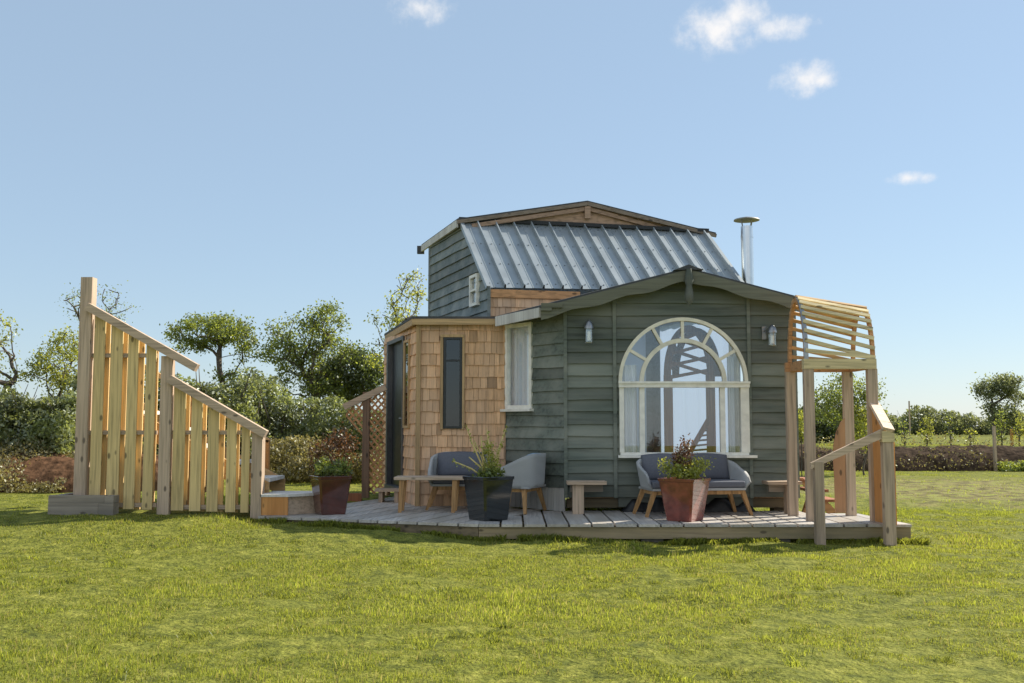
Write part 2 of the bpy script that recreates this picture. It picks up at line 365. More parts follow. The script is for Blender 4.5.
# ================================================================== SETTING
def make_ground():
    tx = np.linspace(-1, 1, 340); xs = 2.6*np.sinh(tx*5.4)/math.sinh(1)*.9
    ty = np.linspace(-.62, 1, 420); ys = 9 + 2.4*np.sinh(ty*5.8)
    gx, gy = np.meshgrid(xs, ys); z = ground(gx, gy); n, m_ = len(ys), len(xs)
    v = np.stack([gx, gy, z], 2).reshape(-1, 3)
    i = np.arange((n-1)*(m_-1)); r = i//(m_-1); c = i % (m_-1); a = r*m_+c
    f = np.stack([a, a+1, a+m_+1, a+m_], 1)
    me = bpy.data.meshes.new('ground'); me.vertices.add(len(v)); me.vertices.foreach_set('co', v.astype(np.float32).ravel())
    me.loops.add(f.size); me.loops.foreach_set('vertex_index', f.astype(np.int32).ravel())
    me.polygons.add(len(f)); me.polygons.foreach_set('loop_start', np.arange(0, f.size, 4, dtype=np.int32))
    me.polygons.foreach_set('use_smooth', np.ones(len(f), bool)); me.update(calc_edges=True)
    m, nt, o = newmat('lawn ground'); b = N(nt, 'ShaderNodeBsdfPrincipled'); b.inputs['Roughness'].default_value = .9; b.inputs['Specular IOR Level'].default_value = .1
    def nz(sc, det=6, seed=0):
        n_ = N(nt, 'ShaderNodeTexNoise'); n_.inputs['Scale'].default_value = sc; n_.inputs['Detail'].default_value = det
        L(nt, coords(nt, (1, 1, 1)), n_.inputs['Vector']); return n_.outputs[0]
    c1 = ramp(nt, nz(9), [(.3, (.085, .10, .022)), (.5, (.175, .185, .032)), (.72, (.27, .265, .055))])
    c2 = ramp(nt, nz(60, 4), [(.3, (.4, .4, .4)), (.7, (1.3, 1.3, 1.3))])
    mx = N(nt, 'ShaderNodeMix', data_type='RGBA', blend_type='MULTIPLY'); mx.inputs[0].default_value = .75; L(nt, c1, mx.inputs[6]); L(nt, c2, mx.inputs[7])
    # worn patch on the right behind the deck
    tc = N(nt, 'ShaderNodeTexCoord'); mp = N(nt, 'ShaderNodeMapping'); mp.inputs['Location'].default_value = (-8.3*.12, -18.5*.105, 0); mp.inputs['Scale'].default_value = (.12, .105, 0)
    L(nt, tc.outputs['Object'], mp.inputs[0]); ln = N(nt, 'ShaderNodeVectorMath', operation='LENGTH'); L(nt, mp.outputs[0], ln.inputs[0])
    ad = N(nt, 'ShaderNodeMath', operation='ADD'); L(nt, ln.outputs['Value'], ad.inputs[0]); L(nt, nz(1.4), ad.inputs[1])
    f1 = ramp(nt, ad.outputs[0], [(.95, (1, 1, 1)), (1.0, (.1, .1, .1))]); 
    r_ = f1.node; r_.color_ramp.elements[0].position = .78; r_.color_ramp.elements[1].position = 1.0; r_.color_ramp.elements[1].color = (0, 0, 0, 1)
    n5 = ramp(nt, nz(3.5, 10), [(.42, (.10, .075, .045)), (.50, (.24, .19, .09)), (.60, (.26, .27, .07))])
    ff = N(nt, 'ShaderNodeMath', operation='MULTIPLY'); L(nt, f1, ff.inputs[0]); ff.inputs[1].default_value = .7
    m2 = N(nt, 'ShaderNodeMix', data_type='RGBA'); L(nt, ff.outputs[0], m2.inputs[0]); L(nt, mx.outputs[2], m2.inputs[6]); L(nt, n5, m2.inputs[7])
    L(nt, m2.outputs[2], b.inputs['Base Color'])
    bp = N(nt, 'ShaderNodeBump'); bp.inputs['Strength'].default_value = .8; bp.inputs['Distance'].default_value = .04; L(nt, nz(28), bp.inputs['Height']); L(nt, bp.outputs[0], b.inputs['Normal'])
    L(nt, b.outputs[0], o.inputs[0]); me.materials.append(m)
    ob = bpy.data.objects.new('ground', me); COL.objects.link(ob); tag(ob, kind='structure')
make_ground()
def bank(name, path, w, h, mat, seed):
    P0 = np.array(path, float); mb = MB(); n = 420; k = 26
    t = np.linspace(0, 1, n); cx = np.interp(t*(len(P0)-1), range(len(P0)), P0[:, 0]); cy = np.interp(t*(len(P0)-1), range(len(P0)), P0[:, 1])
    vs = []
    for i in range(n):
        for j in range(k):
            q = j/(k-1); yy = cy[i]-w/2 + w*q; prof = math.sin(min(1, q*1.9)*math.pi/2)**.8 * (1 if q < .75 else max(0, (1-q)/.25))
            nn = float(fbm(cx[i]*1.2+seed, q*3, seed, 3))
            zz = h*prof*(1+.35*nn) + .16*prof*float(fbm(cx[i]*5+seed, q*9, seed+3, 4)) + (-.05 if j in (0, k-1) else 0)
            yy += nn*.25
            base = gz(cx[i], cy[i]-w/2-.3)
            vs.append((cx[i], yy, base+zz))
    fs = [(i*k+j, (i+1)*k+j, (i+1)*k+j+1, i*k+j+1) for i in range(n-1) for j in range(k-1)]
    mb.add(vs, fs, 1, True); o = mb.build(name, mat); tag(o, kind='structure'); return o
bank('earth_bank', [(4.2, 26.6), (20, 26.4), (34, 26.6)], 1.5, .60, M['earth'], 5)
bank('earth_bank', [(-14, 15.4), (-9, 15.3), (-4.4, 15.4)], 1.3, .50, M['earthred'], 15)
# ---- lawn blades
def blades(name, n_per, hgt, wid, y0, y1, mat, margin=.6, sel=None, hv=.5, lean=.5):
    area = 1.06*(y1**2-y0**2)/2 + 2*margin*(y1-y0); n = int(area*n_per)
    y = np.sqrt(rng.uniform(y0**2, y1**2, n)); x = rng.uniform(-1, 1, n)*(y*.53+margin)
    k = sel(x, y); x = x[k]; y = y[k]; n = len(x)
    patch = fbm(x*1.3, y*1.3, 41, 3)*1.6+fbm(x*6, y*6, 45, 2)*1.0
    keep = rng.random(n) < np.clip(.9+patch*1.2, .4, 1); x = x[keep]; y = y[keep]; patch = patch[keep]; n = len(x)
    z = ground(x, y)-.004
    ang = rng.uniform(0, 2*math.pi, n); h = hgt*rng.uniform(1-hv, 1+hv, n)*np.clip(.92+patch*2.2, .35, 2.8)
    w = wid*rng.uniform(.7, 1.3, n); dx = np.cos(ang)*w/2; dy = np.sin(ang)*w/2
    la = rng.uniform(0, 2*math.pi, n); lm = rng.uniform(.1, 1, n)*lean*h; lx = np.cos(la)*lm; ly = np.sin(la)*lm
    tn = np.clip((1+patch*.75)*rng.uniform(.6, 1.4, n), .35, 1.9)
    v = np.empty((n, 4, 3))
    v[:, 0] = np.stack([x-dx, y-dy, z], 1); v[:, 1] = np.stack([x+dx, y+dy, z], 1)
    v[:, 2] = np.stack([x+lx*.45+dx*.7, y+ly*.45+dy*.7, z+h*.6], 1); v[:, 3] = np.stack([x+lx, y+ly, z+h], 1)
    o = npmesh(name, v.reshape(-1, 3), 4, tn, mat); tag(o, kind='stuff'); return o
def offdeck(x, y):
    front = np.where(x > -.33, 10.0, 10.0-(x+.33)*.378)
    return ~((y > front+.02) & (x < 3.95) & (x > -2.75) & (y < 13.6)) & ~((y > 10.95) & (x < -2.4) & (x > -5.6) & (y < 12.2))
g1 = blades('grass', 9000, .012, .0045, 4.3, 6.2, M['grass'], sel=offdeck)
g2 = blades('grass', 5600, .0135, .0065, 6.2, 9.0, M['grass'], sel=offdeck)
g3 = blades('grass', 2600, .017, .010, 9.0, 14.0, M['grass'], sel=offdeck)
WORN = lambda x, y: (((x-8.3)/5.2)**2+((y-18.5)/6.0)**2 + 1.2*fbm(x*.8, y*.8, 77, 3) > .75) | (rng.random(len(x)) > .8)
g4 = blades('grass', 420, .018, .014, 14.0, 30.0, M['grass'], sel=lambda x, y: WORN(x, y) & offdeck(x, y) & ~((y > 25.8) & (y < 27.3) & (x > 3)) & ~((y > 14.6) & (x < -4.2)))
for g, l in ((g1, 'short backlit lawn grass in the foreground'), (g2, 'short lawn grass in the middle of the lawn'), (g3, 'short lawn grass around the deck'), (g4, 'rougher grass behind the house')): tag(g, l, 'grass')
g5 = blades('dry_grass', 500, .022, .006, 4.3, 12.0, M['grass_dry'], sel=offdeck); tag(g5, 'straw coloured blades scattered through the lawn', 'grass')
# ---- longer grass along the deck edge
def fringe():
    n = 9000; u = rng.random(n); x = -3.0+7.1*u; yf = np.where(x > -.33, 10.03, 10.03-(x+.33)*.378); y = yf-.01-np.abs(rng.normal(size=n))*.05
    keep = fbm(x*3, x*0, 61, 3) > -.12; x = x[keep]; y = y[keep]; n = len(x); z = ground(x, y)-.004
    h = .045*rng.uniform(.4, 1.5, n)*(1+1.2*fbm(x*4, x*0, 66, 2)); a = rng.uniform(0, 6.28, n); w = .008; la = rng.uniform(0, 6.28, n); lm = h*rng.uniform(.1, .8, n); dx = np.cos(a)*w/2; dy = np.sin(a)*w/2
    v = np.empty((n, 4, 3)); v[:, 0] = np.stack([x-dx, y-dy, z], 1); v[:, 1] = np.stack([x+dx, y+dy, z], 1); v[:, 2] = np.stack([x+np.cos(la)*lm*.4+dx, y-np.abs(np.sin(la))*lm*.4+dy, z+h*.65], 1); v[:, 3] = np.stack([x+np.cos(la)*lm, y-np.abs(np.sin(la))*lm, z+h], 1)
    o = npmesh('long_grass', v.reshape(-1, 3), 4, rng.uniform(.6, 1.3, n), M['grass']); tag(o, 'longer grass growing against the deck edge', 'grass', kind='stuff')
fringe()
# ---- taller tufts
def tufts():
    n = 190; y = np.sqrt(rng.uniform(4.4**2, 9.8**2, n)); x = rng.uniform(-1, 1, n)*(y*.53+.3)
    k = 70; cx = np.repeat(x, k)+rng.normal(size=n*k)*.045*np.repeat(rng.uniform(.5, 1.6, n), k); cy = np.repeat(y, k)+rng.normal(size=n*k)*.045*np.repeat(rng.uniform(.5, 1.6, n), k)
    z = ground(cx, cy)-.004; N_ = n*k; h = .030*rng.uniform(.5, 1.3, N_); a = rng.uniform(0, 6.28, N_); w = .005; la = rng.uniform(0, 6.28, N_); lm = h*rng.uniform(.2, .9, N_)
    v = np.empty((N_, 4, 3)); dx = np.cos(a)*w/2; dy = np.sin(a)*w/2
    v[:, 0] = np.stack([cx-dx, cy-dy, z], 1); v[:, 1] = np.stack([cx+dx, cy+dy, z], 1); v[:, 2] = np.stack([cx+np.cos(la)*lm*.4+dx, cy+np.sin(la)*lm*.4+dy, z+h*.65], 1); v[:, 3] = np.stack([cx+np.cos(la)*lm, cy+np.sin(la)*lm, z+h], 1)
    t = np.repeat(rng.uniform(.7, 1.35, n), k)*rng.uniform(.8, 1.2, N_)
    o = npmesh('grass_tufts', v.reshape(-1, 3), 4, t, M['grass']); tag(o, 'longer grass tufts dotted over the lawn', 'grass', kind='stuff')
tufts()
# ================================================================== DECK
K = V((-.33, 10.05, DK)); LE = V((-2.74, 10.96, DK)); RE = V((3.98, 10.05, DK))
deck = thing('deck', (0, 10.6, 0), 'low silvered timber deck the small house stands on', 'deck')
mb = MB(); w = .205; gap = .022; x = -.33
while x < 3.97:
    x1 = min(x+w, 3.98); seam = 10.05+((x+x1)/2+.33)*2.65
    back = min(seam, 11.62)
    if x > 3.15: back = 11.28
    if x > 3.5: back = 11.25
    f = -.02+random.uniform(-.006, .006)
    tn = random.uniform(.8, 1.15)
    xr1 = x1 if x1 < 3.8 else x1-.10
    mb.prism([(x, 10.05+f, DK-.028), (x1, 10.05+f, DK-.028), (xr1, back, DK-.028), (min(x, xr1-.01), back, DK-.028)], (0, 0, .028+random.uniform(-.002, .002)), tn)
    x += w+gap
mb.build('planks', M['deck'], deck)
g = V((.353, .935, 0)).normalized(); e = V((-.935, .353, 0)).normalized(); mb = MB(); t = 0.0; TL_ = (LE-K).length
while t < TL_-.03:
    t1 = min(t+w, TL_); a = K+e*t-g*.02; b = K+e*t1-g*.02; ln = 3.25 if t > .25 else 1.9
    zz = V((0, 0, -.028-DK)) + V((0, 0, DK))
    mb.prism([a+zz, b+zz, b+g*ln+zz, a+g*ln+zz], (0, 0, .028+random.uniform(-.002, .001)), random.uniform(.85, 1.12)); t += w+gap
mb.build('planks', M['deck'], deck)
mb = MB(); mb.beam(K+V((0, .02, -.088)), RE+V((-.02, .02, -.088)), .035, .115, tone=1.0); mb.build('fascia', M['fascia'], deck)
mb = MB(); mb.beam(K+V((0, .02, -.088)), LE+V((.02, .02, -.078)), .035, .11, tone=.55); mb.build('fascia', M['fascia'], deck)
mb = MB(); mb.beam(RE+V((-.045, .04, -.088)), V((3.80, 11.2, DK-.088)), .035, .11, tone=.9); mb.build('fascia', M['fascia'], deck)
mb = MB()
for yy in (10.5, 11.0, 11.5): mb.beam((-.3, yy, DK-.085), (3.75, yy, DK-.085), .05, .11)
mb.build('joists', M['fascia'], deck)
for px in (500, 650, 775, 858):
    mb = MB(); xx = X(px, 10.2); mb.box((xx-.11, 10.12, -.06), (xx+.11, 10.34, .035)); mb.build('support_block', M['stoneblock'], deck)
# ================================================================== HOUSE
house = thing('tiny_house', (1.4, 12.6, 0), 'small dark green timber house with arched window and ribbed metal roof', 'house')
def part(mb, name, mat, parent=None, **k): return mb.build(name, M[mat] if isinstance(mat, str) else mat, parent or house, **k)
def siding(mb, A, B, z0, z1, rows, ivf, th=.022, breaks=(), step=.08, seed=0):
    A = V((A[0], A[1], 0)); B = V((B[0], B[1], 0)); d = (B-A).normalized(); n = V((d.y, -d.x, 0))
    h = (z1-z0)/rows
    def pt(s, z, off): return A+d*s+n*off+V((0, 0, z))
    for r in range(rows):
        zb = z0+r*h; zt = zb+h; tone = random.uniform(.72, 1.25)
        lv = sorted(set([zb, zt]+[b for b in breaks if zb < b < zt]+[zb+k*h/3 for k in (1, 2)]))
        for i in range(len(lv)-1):
            za, zc = lv[i], lv[i+1]; im = ivf((za+zc)/2); ia = ivf(za+1e-4); ic = ivf(zc-1e-4)
            if len(ia) != len(im): ia = im
            if len(ic) != len(im): ic = im
            last = i == len(lv)-2
            for (a0, a1), (c0, c1) in zip(ia, ic):
                if a1-a0 < .002 and c1-c0 < .002: continue
                nn = max(1, int((a1-a0)/.22))
                for q in range(nn):
                    u0, u1 = q/nn, (q+1)/nn
                    def jj(u): return (.010*(float(vnoise((a0+(a1-a0)*u)*2.3, r*7.3, seed))-.5)*2) if i == 0 else 0
                    oa = th*(1-(za-zb)/h); oc = th*(1-(zc-zb)/h) if not last else -.003
                    zc2 = zc if not last else zc+.014
                    p = [pt(a0+(a1-a0)*u0, za+jj(u0), oa), pt(a0+(a1-a0)*u1, za+jj(u1), oa), pt(c0+(c1-c0)*u1, zc2, oc), pt(c0+(c1-c0)*u0, zc2, oc)]
                    mb.add(p, [(0, 1, 2, 3)], tone)
                    if i == 0:
                        mb.add([p[0], p[1], pt(a0+(a1-a0)*u1, za+.006, -.004), pt(a0+(a1-a0)*u0, za+.006, -.004)], [(3, 2, 1, 0)], tone)
# facade geometry
FY = 11.5
FA = V((X(565, FY), FY)); FB = V((X(797, FY), FY)); FL = FB.x-FA.x
GX = X(687, FY); zpk = Z(280, FY); zl = Z(312, FY); zr = Z(302, FY)
WX = X(683.5, FY); WC = Z(382, FY); WR = .735; wz0 = Z(455, FY); wl = X(620, FY); wr = X(748, FY)
zbot = Z(497, FY)
def roofz(x): return zpk-(zpk-zl)*(GX-x)/(GX-FA.x) if x < GX else zpk-(zpk-zr)*(x-GX)/(FB.x-GX)
def facade_iv(z):
    lo = FA.x if z < zl else GX-(zpk-z)/(zpk-zl)*(GX-FA.x); hi = FB.x if z < zr else GX+(zpk-z)/(zpk-zr)*(FB.x-GX)
    if lo > hi: return []
    hole = None
    if z < wz0: hole = None
    elif z < WC: hole = (wl, wr)
    elif z < WC+WR-.01:
        q = math.sqrt(max(0, WR**2-(z-WC)**2)); hole = (WX-q, WX+q)
    iv = [(lo, hi)] if not hole else [(lo, hole[0]), (hole[1], hi)]
    return [(a-FA.x, b-FA.x) for a, b in iv]
mb = MB(); siding(mb, FA, FB, zbot, zpk, 18, facade_iv, breaks=[wz0, WC, WC+WR-.011]+[WC+WR*math.sin(R(a)) for a in range(10, 90, 6)], seed=3)
part(mb, 'front_wall', 'siding')
mb = MB()      # corner boards and battens
for px, z1_ in ((565.5, zl+.02), (615, roofz(X(615, FY))-.02), (750, roofz(X(750, FY))-.02), (796, zr)):
    xx = X(px, FY); mb = MB(); mb.box((xx-.02, FY-.034, zbot-.01), (xx+.02, FY-.0225, z1_), 1.05); part(mb, 'corner_board', 'siding')
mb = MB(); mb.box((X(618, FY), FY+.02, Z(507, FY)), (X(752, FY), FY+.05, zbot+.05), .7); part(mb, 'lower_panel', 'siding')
# angled wall
PA = V((-.075, 12.32)); PB = FA
paL = (PB-PA).length; pd = (PB-PA).normalized(); pn = V((pd.y, -pd.x))
def pxs(px):   # distance along angled wall for an image column
    u = (px-512)/F; # X = u*Y(approx)
    c = math.cos(PITCH)
    best = min(((abs((PA+pd*s).x-X(px, (PA+pd*s).y)), s) for s in np.linspace(-.1, paL+.1, 400))); return best[1]
s0, s1 = pxs(506.5), pxs(533); am = PA+pd*((s0+s1)/2)
aw0, aw1 = Z(409, am.y), Z(323.5, am.y); apb = Z(485, 12.0)
def ang_iv(z): return [(0, s0), (s1, paL)] if aw0 < z < aw1 else [(0, paL)]
mb = MB(); siding(mb, PA, PB, apb, 2.52, 15, ang_iv, breaks=[aw0, aw1], seed=8); part(mb, 'angled_wall', 'siding')
def loc(A, d, n, s, off, z): return V((A.x+d.x*s+n.x*off, A.y+d.y*s+n.y*off, z))
def frame_on(A, d, n, sa, sb, za, zb, fw, depth, name, mat, glass, parent=None, bars=(), sill=None, off=.03, vbars=()):
    mb = MB(); Lc = lambda s, o, z: loc(A, d, n, s, o, z); up = (0, 0, 1)
    def bar(a, b, wz): mb.beam(a, b, depth, wz, up=up, tone=1)
    zc = off-depth/2
    bar(Lc(sa, zc, zb-fw/2), Lc(sb, zc, zb-fw/2), fw); bar(Lc(sa, zc, za+fw/2), Lc(sb, zc, za+fw/2), fw)
    for s in (sa+fw/2, sb-fw/2): 
        p0 = Lc(s-fw/2, off, za+fw); mb.prism([Lc(s-fw/2, off, za+fw), Lc(s+fw/2, off, za+fw), Lc(s+fw/2, off, zb-fw), Lc(s-fw/2, off, zb-fw)], (-n.x*depth, -n.y*depth, 0))
    for z in bars: bar(Lc(sa+fw, zc, z), Lc(sb-fw, zc, z), fw*.7)
    for s in vbars: mb.prism([Lc(s-fw*.25, off-.006, za+fw), Lc(s+fw*.25, off-.006, za+fw), Lc(s+fw*.25, off-.006, zb-fw), Lc(s-fw*.25, off-.006, zb-fw)], (-n.x*depth*.5, -n.y*depth*.5, 0))
    wdw = part(mb, name, mat, parent)
    g_ = MB(); o2 = off-depth*.6; g_.prism([Lc(sa+fw*.8, o2, za+fw*.8), Lc(sb-fw*.8, o2, za+fw*.8), Lc(sb-fw*.8, o2, zb-fw*.8), Lc(sa+fw*.8, o2, zb-fw*.8)], (-n.x*.005, -n.y*.005, 0)); part(g_, 'pane', glass, wdw)
    if sill:
        s_ = MB(); s_.beam(Lc(sa-.03, off+.01, za-sill/2), Lc(sb+.03, off+.01, za-sill/2), .08, sill, tone=.95); part(s_, 'sill', mat, wdw)
    return wdw
wd = frame_on(PA, pd, pn, s0, s1, aw0, aw1, .045, .06, 'side_window', 'white', 'glass', sill=.03)
cm = MB(); seg = 14
for k in range(seg):
    a = loc(PA, pd, pn, s0+(s1-s0)*k/seg, -.07-.012*(k % 2), 0); b = loc(PA, pd, pn, s0+(s1-s0)*(k+1)/seg, -.07-.012*((k+1) % 2), 0)
    cm.quad(a+V((0, 0, aw0-.05)), b+V((0, 0, aw0-.05)), b+V((0, 0, aw1)), a+V((0, 0, aw1)))
part(cm, 'curtain', 'whitecurtain', wd)  # made-up net curtain, its white stands in for sky reflected in the pane
# skirting of silver boards under the angled wall
mb = MB(); q = pxs(526)
s = q
while s < paL-.01:
    s2 = min(s+.10, paL-.005); mb.prism([loc(PA, pd, pn, s, .012+random.uniform(0, .006), DK), loc(PA, pd, pn, s2-.006, .012, DK), loc(PA, pd, pn, s2-.006, .012, apb-.004), loc(PA, pd, pn, s, .012, apb-.004)], (-pn.x*.02, -pn.y*.02, 0), random.uniform(.8, 1.2)); s = s2
part(mb, 'skirting', 'whitewash')
mb = MB(); s = 0
while s < q-.01:
    s2 = min(s+.10, q); mb.prism([loc(PA, pd, pn, s, .012, DK), loc(PA, pd, pn, s2-.006, .012, DK), loc(PA, pd, pn, s2-.006, .012, apb-.004), loc(PA, pd, pn, s, .012, apb-.004)], (-pn.x*.02, -pn.y*.02, 0), .6); s = s2
part(mb, 'skirting', 'whitewash')
# right side wall of the front room and a beam carrying the floor
TBL = V((X(489, 12.6, 288), 12.6)); TU = V((3.49, .80)); TW = V((-.955, 2.55))
TBR = TBL+TU; BKL = TBL+TW; BKR = TBR+TW
mb = MB(); siding(mb, FB+V((.002, .01)), V((FB.x, 13.45)), zbot, zr-.02, 15, lambda z: [(0, 1.9)], seed=5); part(mb, 'side_wall', 'siding')
mb = MB(); mb.box((FA.x+.05, FY+.06, zbot-.02), (FB.x-.03, 13.6, zbot+.05), 1); mb.box((-.6, 13.0, zbot-.019), (2.3, 15.2, zbot+.048), 1); part(mb, 'floor', 'floor')
mb = MB()
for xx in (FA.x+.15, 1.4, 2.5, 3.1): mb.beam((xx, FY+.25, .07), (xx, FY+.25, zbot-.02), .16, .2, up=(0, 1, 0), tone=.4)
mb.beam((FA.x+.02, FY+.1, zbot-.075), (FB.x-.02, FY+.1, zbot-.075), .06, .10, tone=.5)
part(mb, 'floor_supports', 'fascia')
# ---- arched window
win = MB(); y0 = FY-.045; dp = .075
def arc(cx, cz, r, y, a0=0, a1=180, n=40): return [V((cx+r*math.cos(R(a0+(a1-a0)*k/n)), y, cz+r*math.sin(R(a0+(a1-a0)*k/n)))) for k in range(n+1)]
win.strip(arc(WX, WC, WR+.008, y0), arc(WX, WC, WR-.032, y0), (0, dp, 0), 1)
win.strip(arc(WX, WC, .50, y0+.006), arc(WX, WC, .452, y0+.006), (0, dp*.7, 0), .96)
for a in (31, 61, 90, 119, 149):
    ca, sa = math.cos(R(a)), math.sin(R(a)); win.beam((WX+ca*.50, y0+.03, WC+sa*.50), (WX+ca*(WR-.03), y0+.03, WC+sa*(WR-.03)), .035, .034, up=(0, 1, 0), tone=1)
awin = part(win, 'arched_window', 'cream')
tr = MB(); tr.box((wl-.015, y0-.02, WC-.065), (wr+.015, y0+dp, WC-.002), 1.0); tr.box((wl-.02, y0-.035, WC-.02), (wr+.02, y0-.021, WC+.004), 1); part(tr, 'transom', 'white', awin)
low = MB()
for xa, xb, pr in ((wl-.008, wl+.045, 0), (X(639.5, FY), X(644.5, FY), .006), (X(720, FY), X(725, FY), .006), (X(740.5, FY), wr+.01, 0)):
    low.box((xa, y0+pr, wz0+.03), (xb, y0+dp-pr, WC-.066), 1)
low.box((wl, y0+.004, wz0), (wr, y0+dp-.01, wz0+.03), 1); part(low, 'lower_frame', 'white', awin)
sl = MB(); sl.box((X(617.5, FY), y0-.05, wz0-.03), (X(755, FY), y0+.05, wz0-.001), 1); part(sl, 'sill', 'white', awin)
pg = MB(); pa = arc(WX, WC, WR-.02, y0+.045); pg.prism(pa, (0, .005, 0)); part(pg, 'arch_pane', 'glass', awin)
for xa, xb in ((wl+.046, X(639.5, FY)), (X(644.5, FY), X(720, FY)), (X(725, FY), X(740.5, FY))):
    pg = MB(); pg.box((xa+.001, y0+.045, wz0+.031), (xb-.001, y0+.05, WC-.067), 1); part(pg, 'pane', 'glass', awin)
def drape(name, xa, xb, yy, za, zb, mat, parent, n=10, amp=.02):
    m_ = MB(); 
    for k in range(n):
        p, q_ = xa+(xb-xa)*k/n, xa+(xb-xa)*(k+1)/n; ya = yy+amp*math.sin(k*1.9); yb = yy+amp*math.sin((k+1)*1.9)
        m_.quad((p, ya, za), (q_, yb, za), (q_, yb, zb), (p, ya, zb))
        m_.smooth[-1] = True
    return part(m_, name, mat, parent)
drape('curtain', X(621, 11.7), X(637, 11.6), 11.585, wz0-.1, WC+.2, 'whitecurtain', awin)
drape('curtain', X(726, 11.7), X(735, 11.6), 11.585, wz0-.1, WC+.3, 'whitecurtain', awin)
drape('curtain', X(727, 11.8), X(741, 11.65), 11.63, wz0-.1, WC+.45, 'cream', awin)
# arched trellis screen indoors
def brown_arch():
    m_ = MB(); yy = 12.45; xl, xr = X(669, yy), X(711.5, yy); sp = Z(375, yy); cx = (xl+xr)/2; hw = (xr-xl)/2
    def el(k, n, rx, rz, dx=0): a = math.pi*(1-k/n); return V((cx+dx+rx*math.cos(a), yy, sp+rz*math.sin(a)))
    n = 26; rz = Z(329, yy)-sp
    for dy in (0, .35):
        off = .16 if dy else 0
        m_.strip([el(k, n, hw+.05, rz+.05, off)+V((0, dy, 0)) for k in range(n+1)], [el(k, n, hw-.035, rz-.035, off)+V((0, dy, 0)) for k in range(n+1)], (0, .05, 0), 1)
    for k in range(2, n-1, 2):
        a = el(k, n, hw, rz); b = el(max(1, k-2), n, hw, rz, .16)+V((0, .35, 0)); m_.beam(a, b, .04, .045, tone=random.uniform(.8, 1.3))
    for k in range(7):
        z = sp+.02+k*.075; f = math.sqrt(max(0, 1-((z-sp)/rz)**2)); dz = (.075 if k % 2 else -.055); m_.beam((cx-hw*f, yy+.01+.012*(k % 2), z+dz), (cx+hw*f, yy+.01+.012*(k % 2), z-dz+random.uniform(-.02, .02)), .03, .04, tone=random.uniform(.8, 1.3))
    for xx in (xl, xr): m_.beam((xx, yy+.025, zbot), (xx, yy+.025, sp), .105, .06, up=(0, 1, 0), tone=1.1)
    # lattice triangle
    zt = Z(415, yy); zb_ = Z(458, yy)
    m_.beam((X(686, yy), yy, zb_), (xr, yy, zt), .03, .06, up=(0, 0, 1))
    for k in range(6):
        z = zb_+.03+k*.06; fx = X(686, yy)+(xr-X(686, yy))*(z-zb_)/(zt-zb_); m_.beam((fx, yy+.02, z), (xr, yy+.02, z+.02), .02, .024); 
    return part(m_, 'trellis_screen', 'brownwood')
brown_arch()
# ---- tall block
M['greybrown'] = wood('grey brown rafter board', (.26, .20, .15), 'X')
zB = Z(288, 12.6); TLp = P(461, 220.5, 13.7); TRp = P(705, 232, 14.5); BLp = P(489, 287.5, 12.6); BRp = P(748, 291.5, 13.38)
def ribs(mb, tl, tr, bl, br, n, h):
    nrm = (tr-tl).cross(bl-tl).normalized()
    if nrm.y > 0: nrm = -nrm
    prof = []
    for k in range(n):
        prof += [((k+0)/n, 0), ((k+.28)/n, 0), ((k+.30)/n, h*.12), ((k+.33)/n, h*.12), ((k+.35)/n, 0), ((k+.76)/n, 0), ((k+.785)/n, h), ((k+.845)/n, h), ((k+.875)/n, 0)]
    prof.append((1, 0)); rows = [(0, .0), (1, .0)]
    vs = []
    for q, _ in rows:
        for u, hh in prof: vs.append(tl.lerp(tr, u).lerp(bl.lerp(br, u), q)+nrm*hh)
    m_ = len(prof); fs = [(i, i+1, m_+i+1, m_+i) for i in range(m_-1)]; mb.add(vs, fs, 1)
    vs2 = [V(v)-nrm*.012 for v in (tl, tr, br, bl)]; mb.add(vs2, [(0, 1, 2, 3)], .8)
    for q in (.06, .36, .66, .94):
        for k in range(n):
            for u in ((k+.12)/n, (k+.55)/n):
                c = tl.lerp(tr, u).lerp(bl.lerp(br, u), q)+nrm*.004; mb.beam(c-nrm*.006, c+nrm*.005, .014, .014, tone=.6)
mb = MB(); ribs(mb, TLp, TRp, BLp, BRp, 14, .055); part(mb, 'metal_roof', 'metal')
mb = MB(); mb.beam(TLp+V((-.03, -.01, .015)), TRp+V((.04, -.01, .015)), .09, .05, tone=.5)
part(mb, 'ridge_flashing', 'rooffelt')
mb = MB(); dv = (BLp-TLp); mb.beam(TLp+V((-.01, 0, 0)), BLp+V((-.01, 0, 0)), .05, .05, tone=.9); part(mb, 'roof_edge_trim', 'metal'); mb = MB(); mb.beam(TRp, BRp, .05, .05, tone=.9); part(mb, 'roof_edge_trim', 'metal')
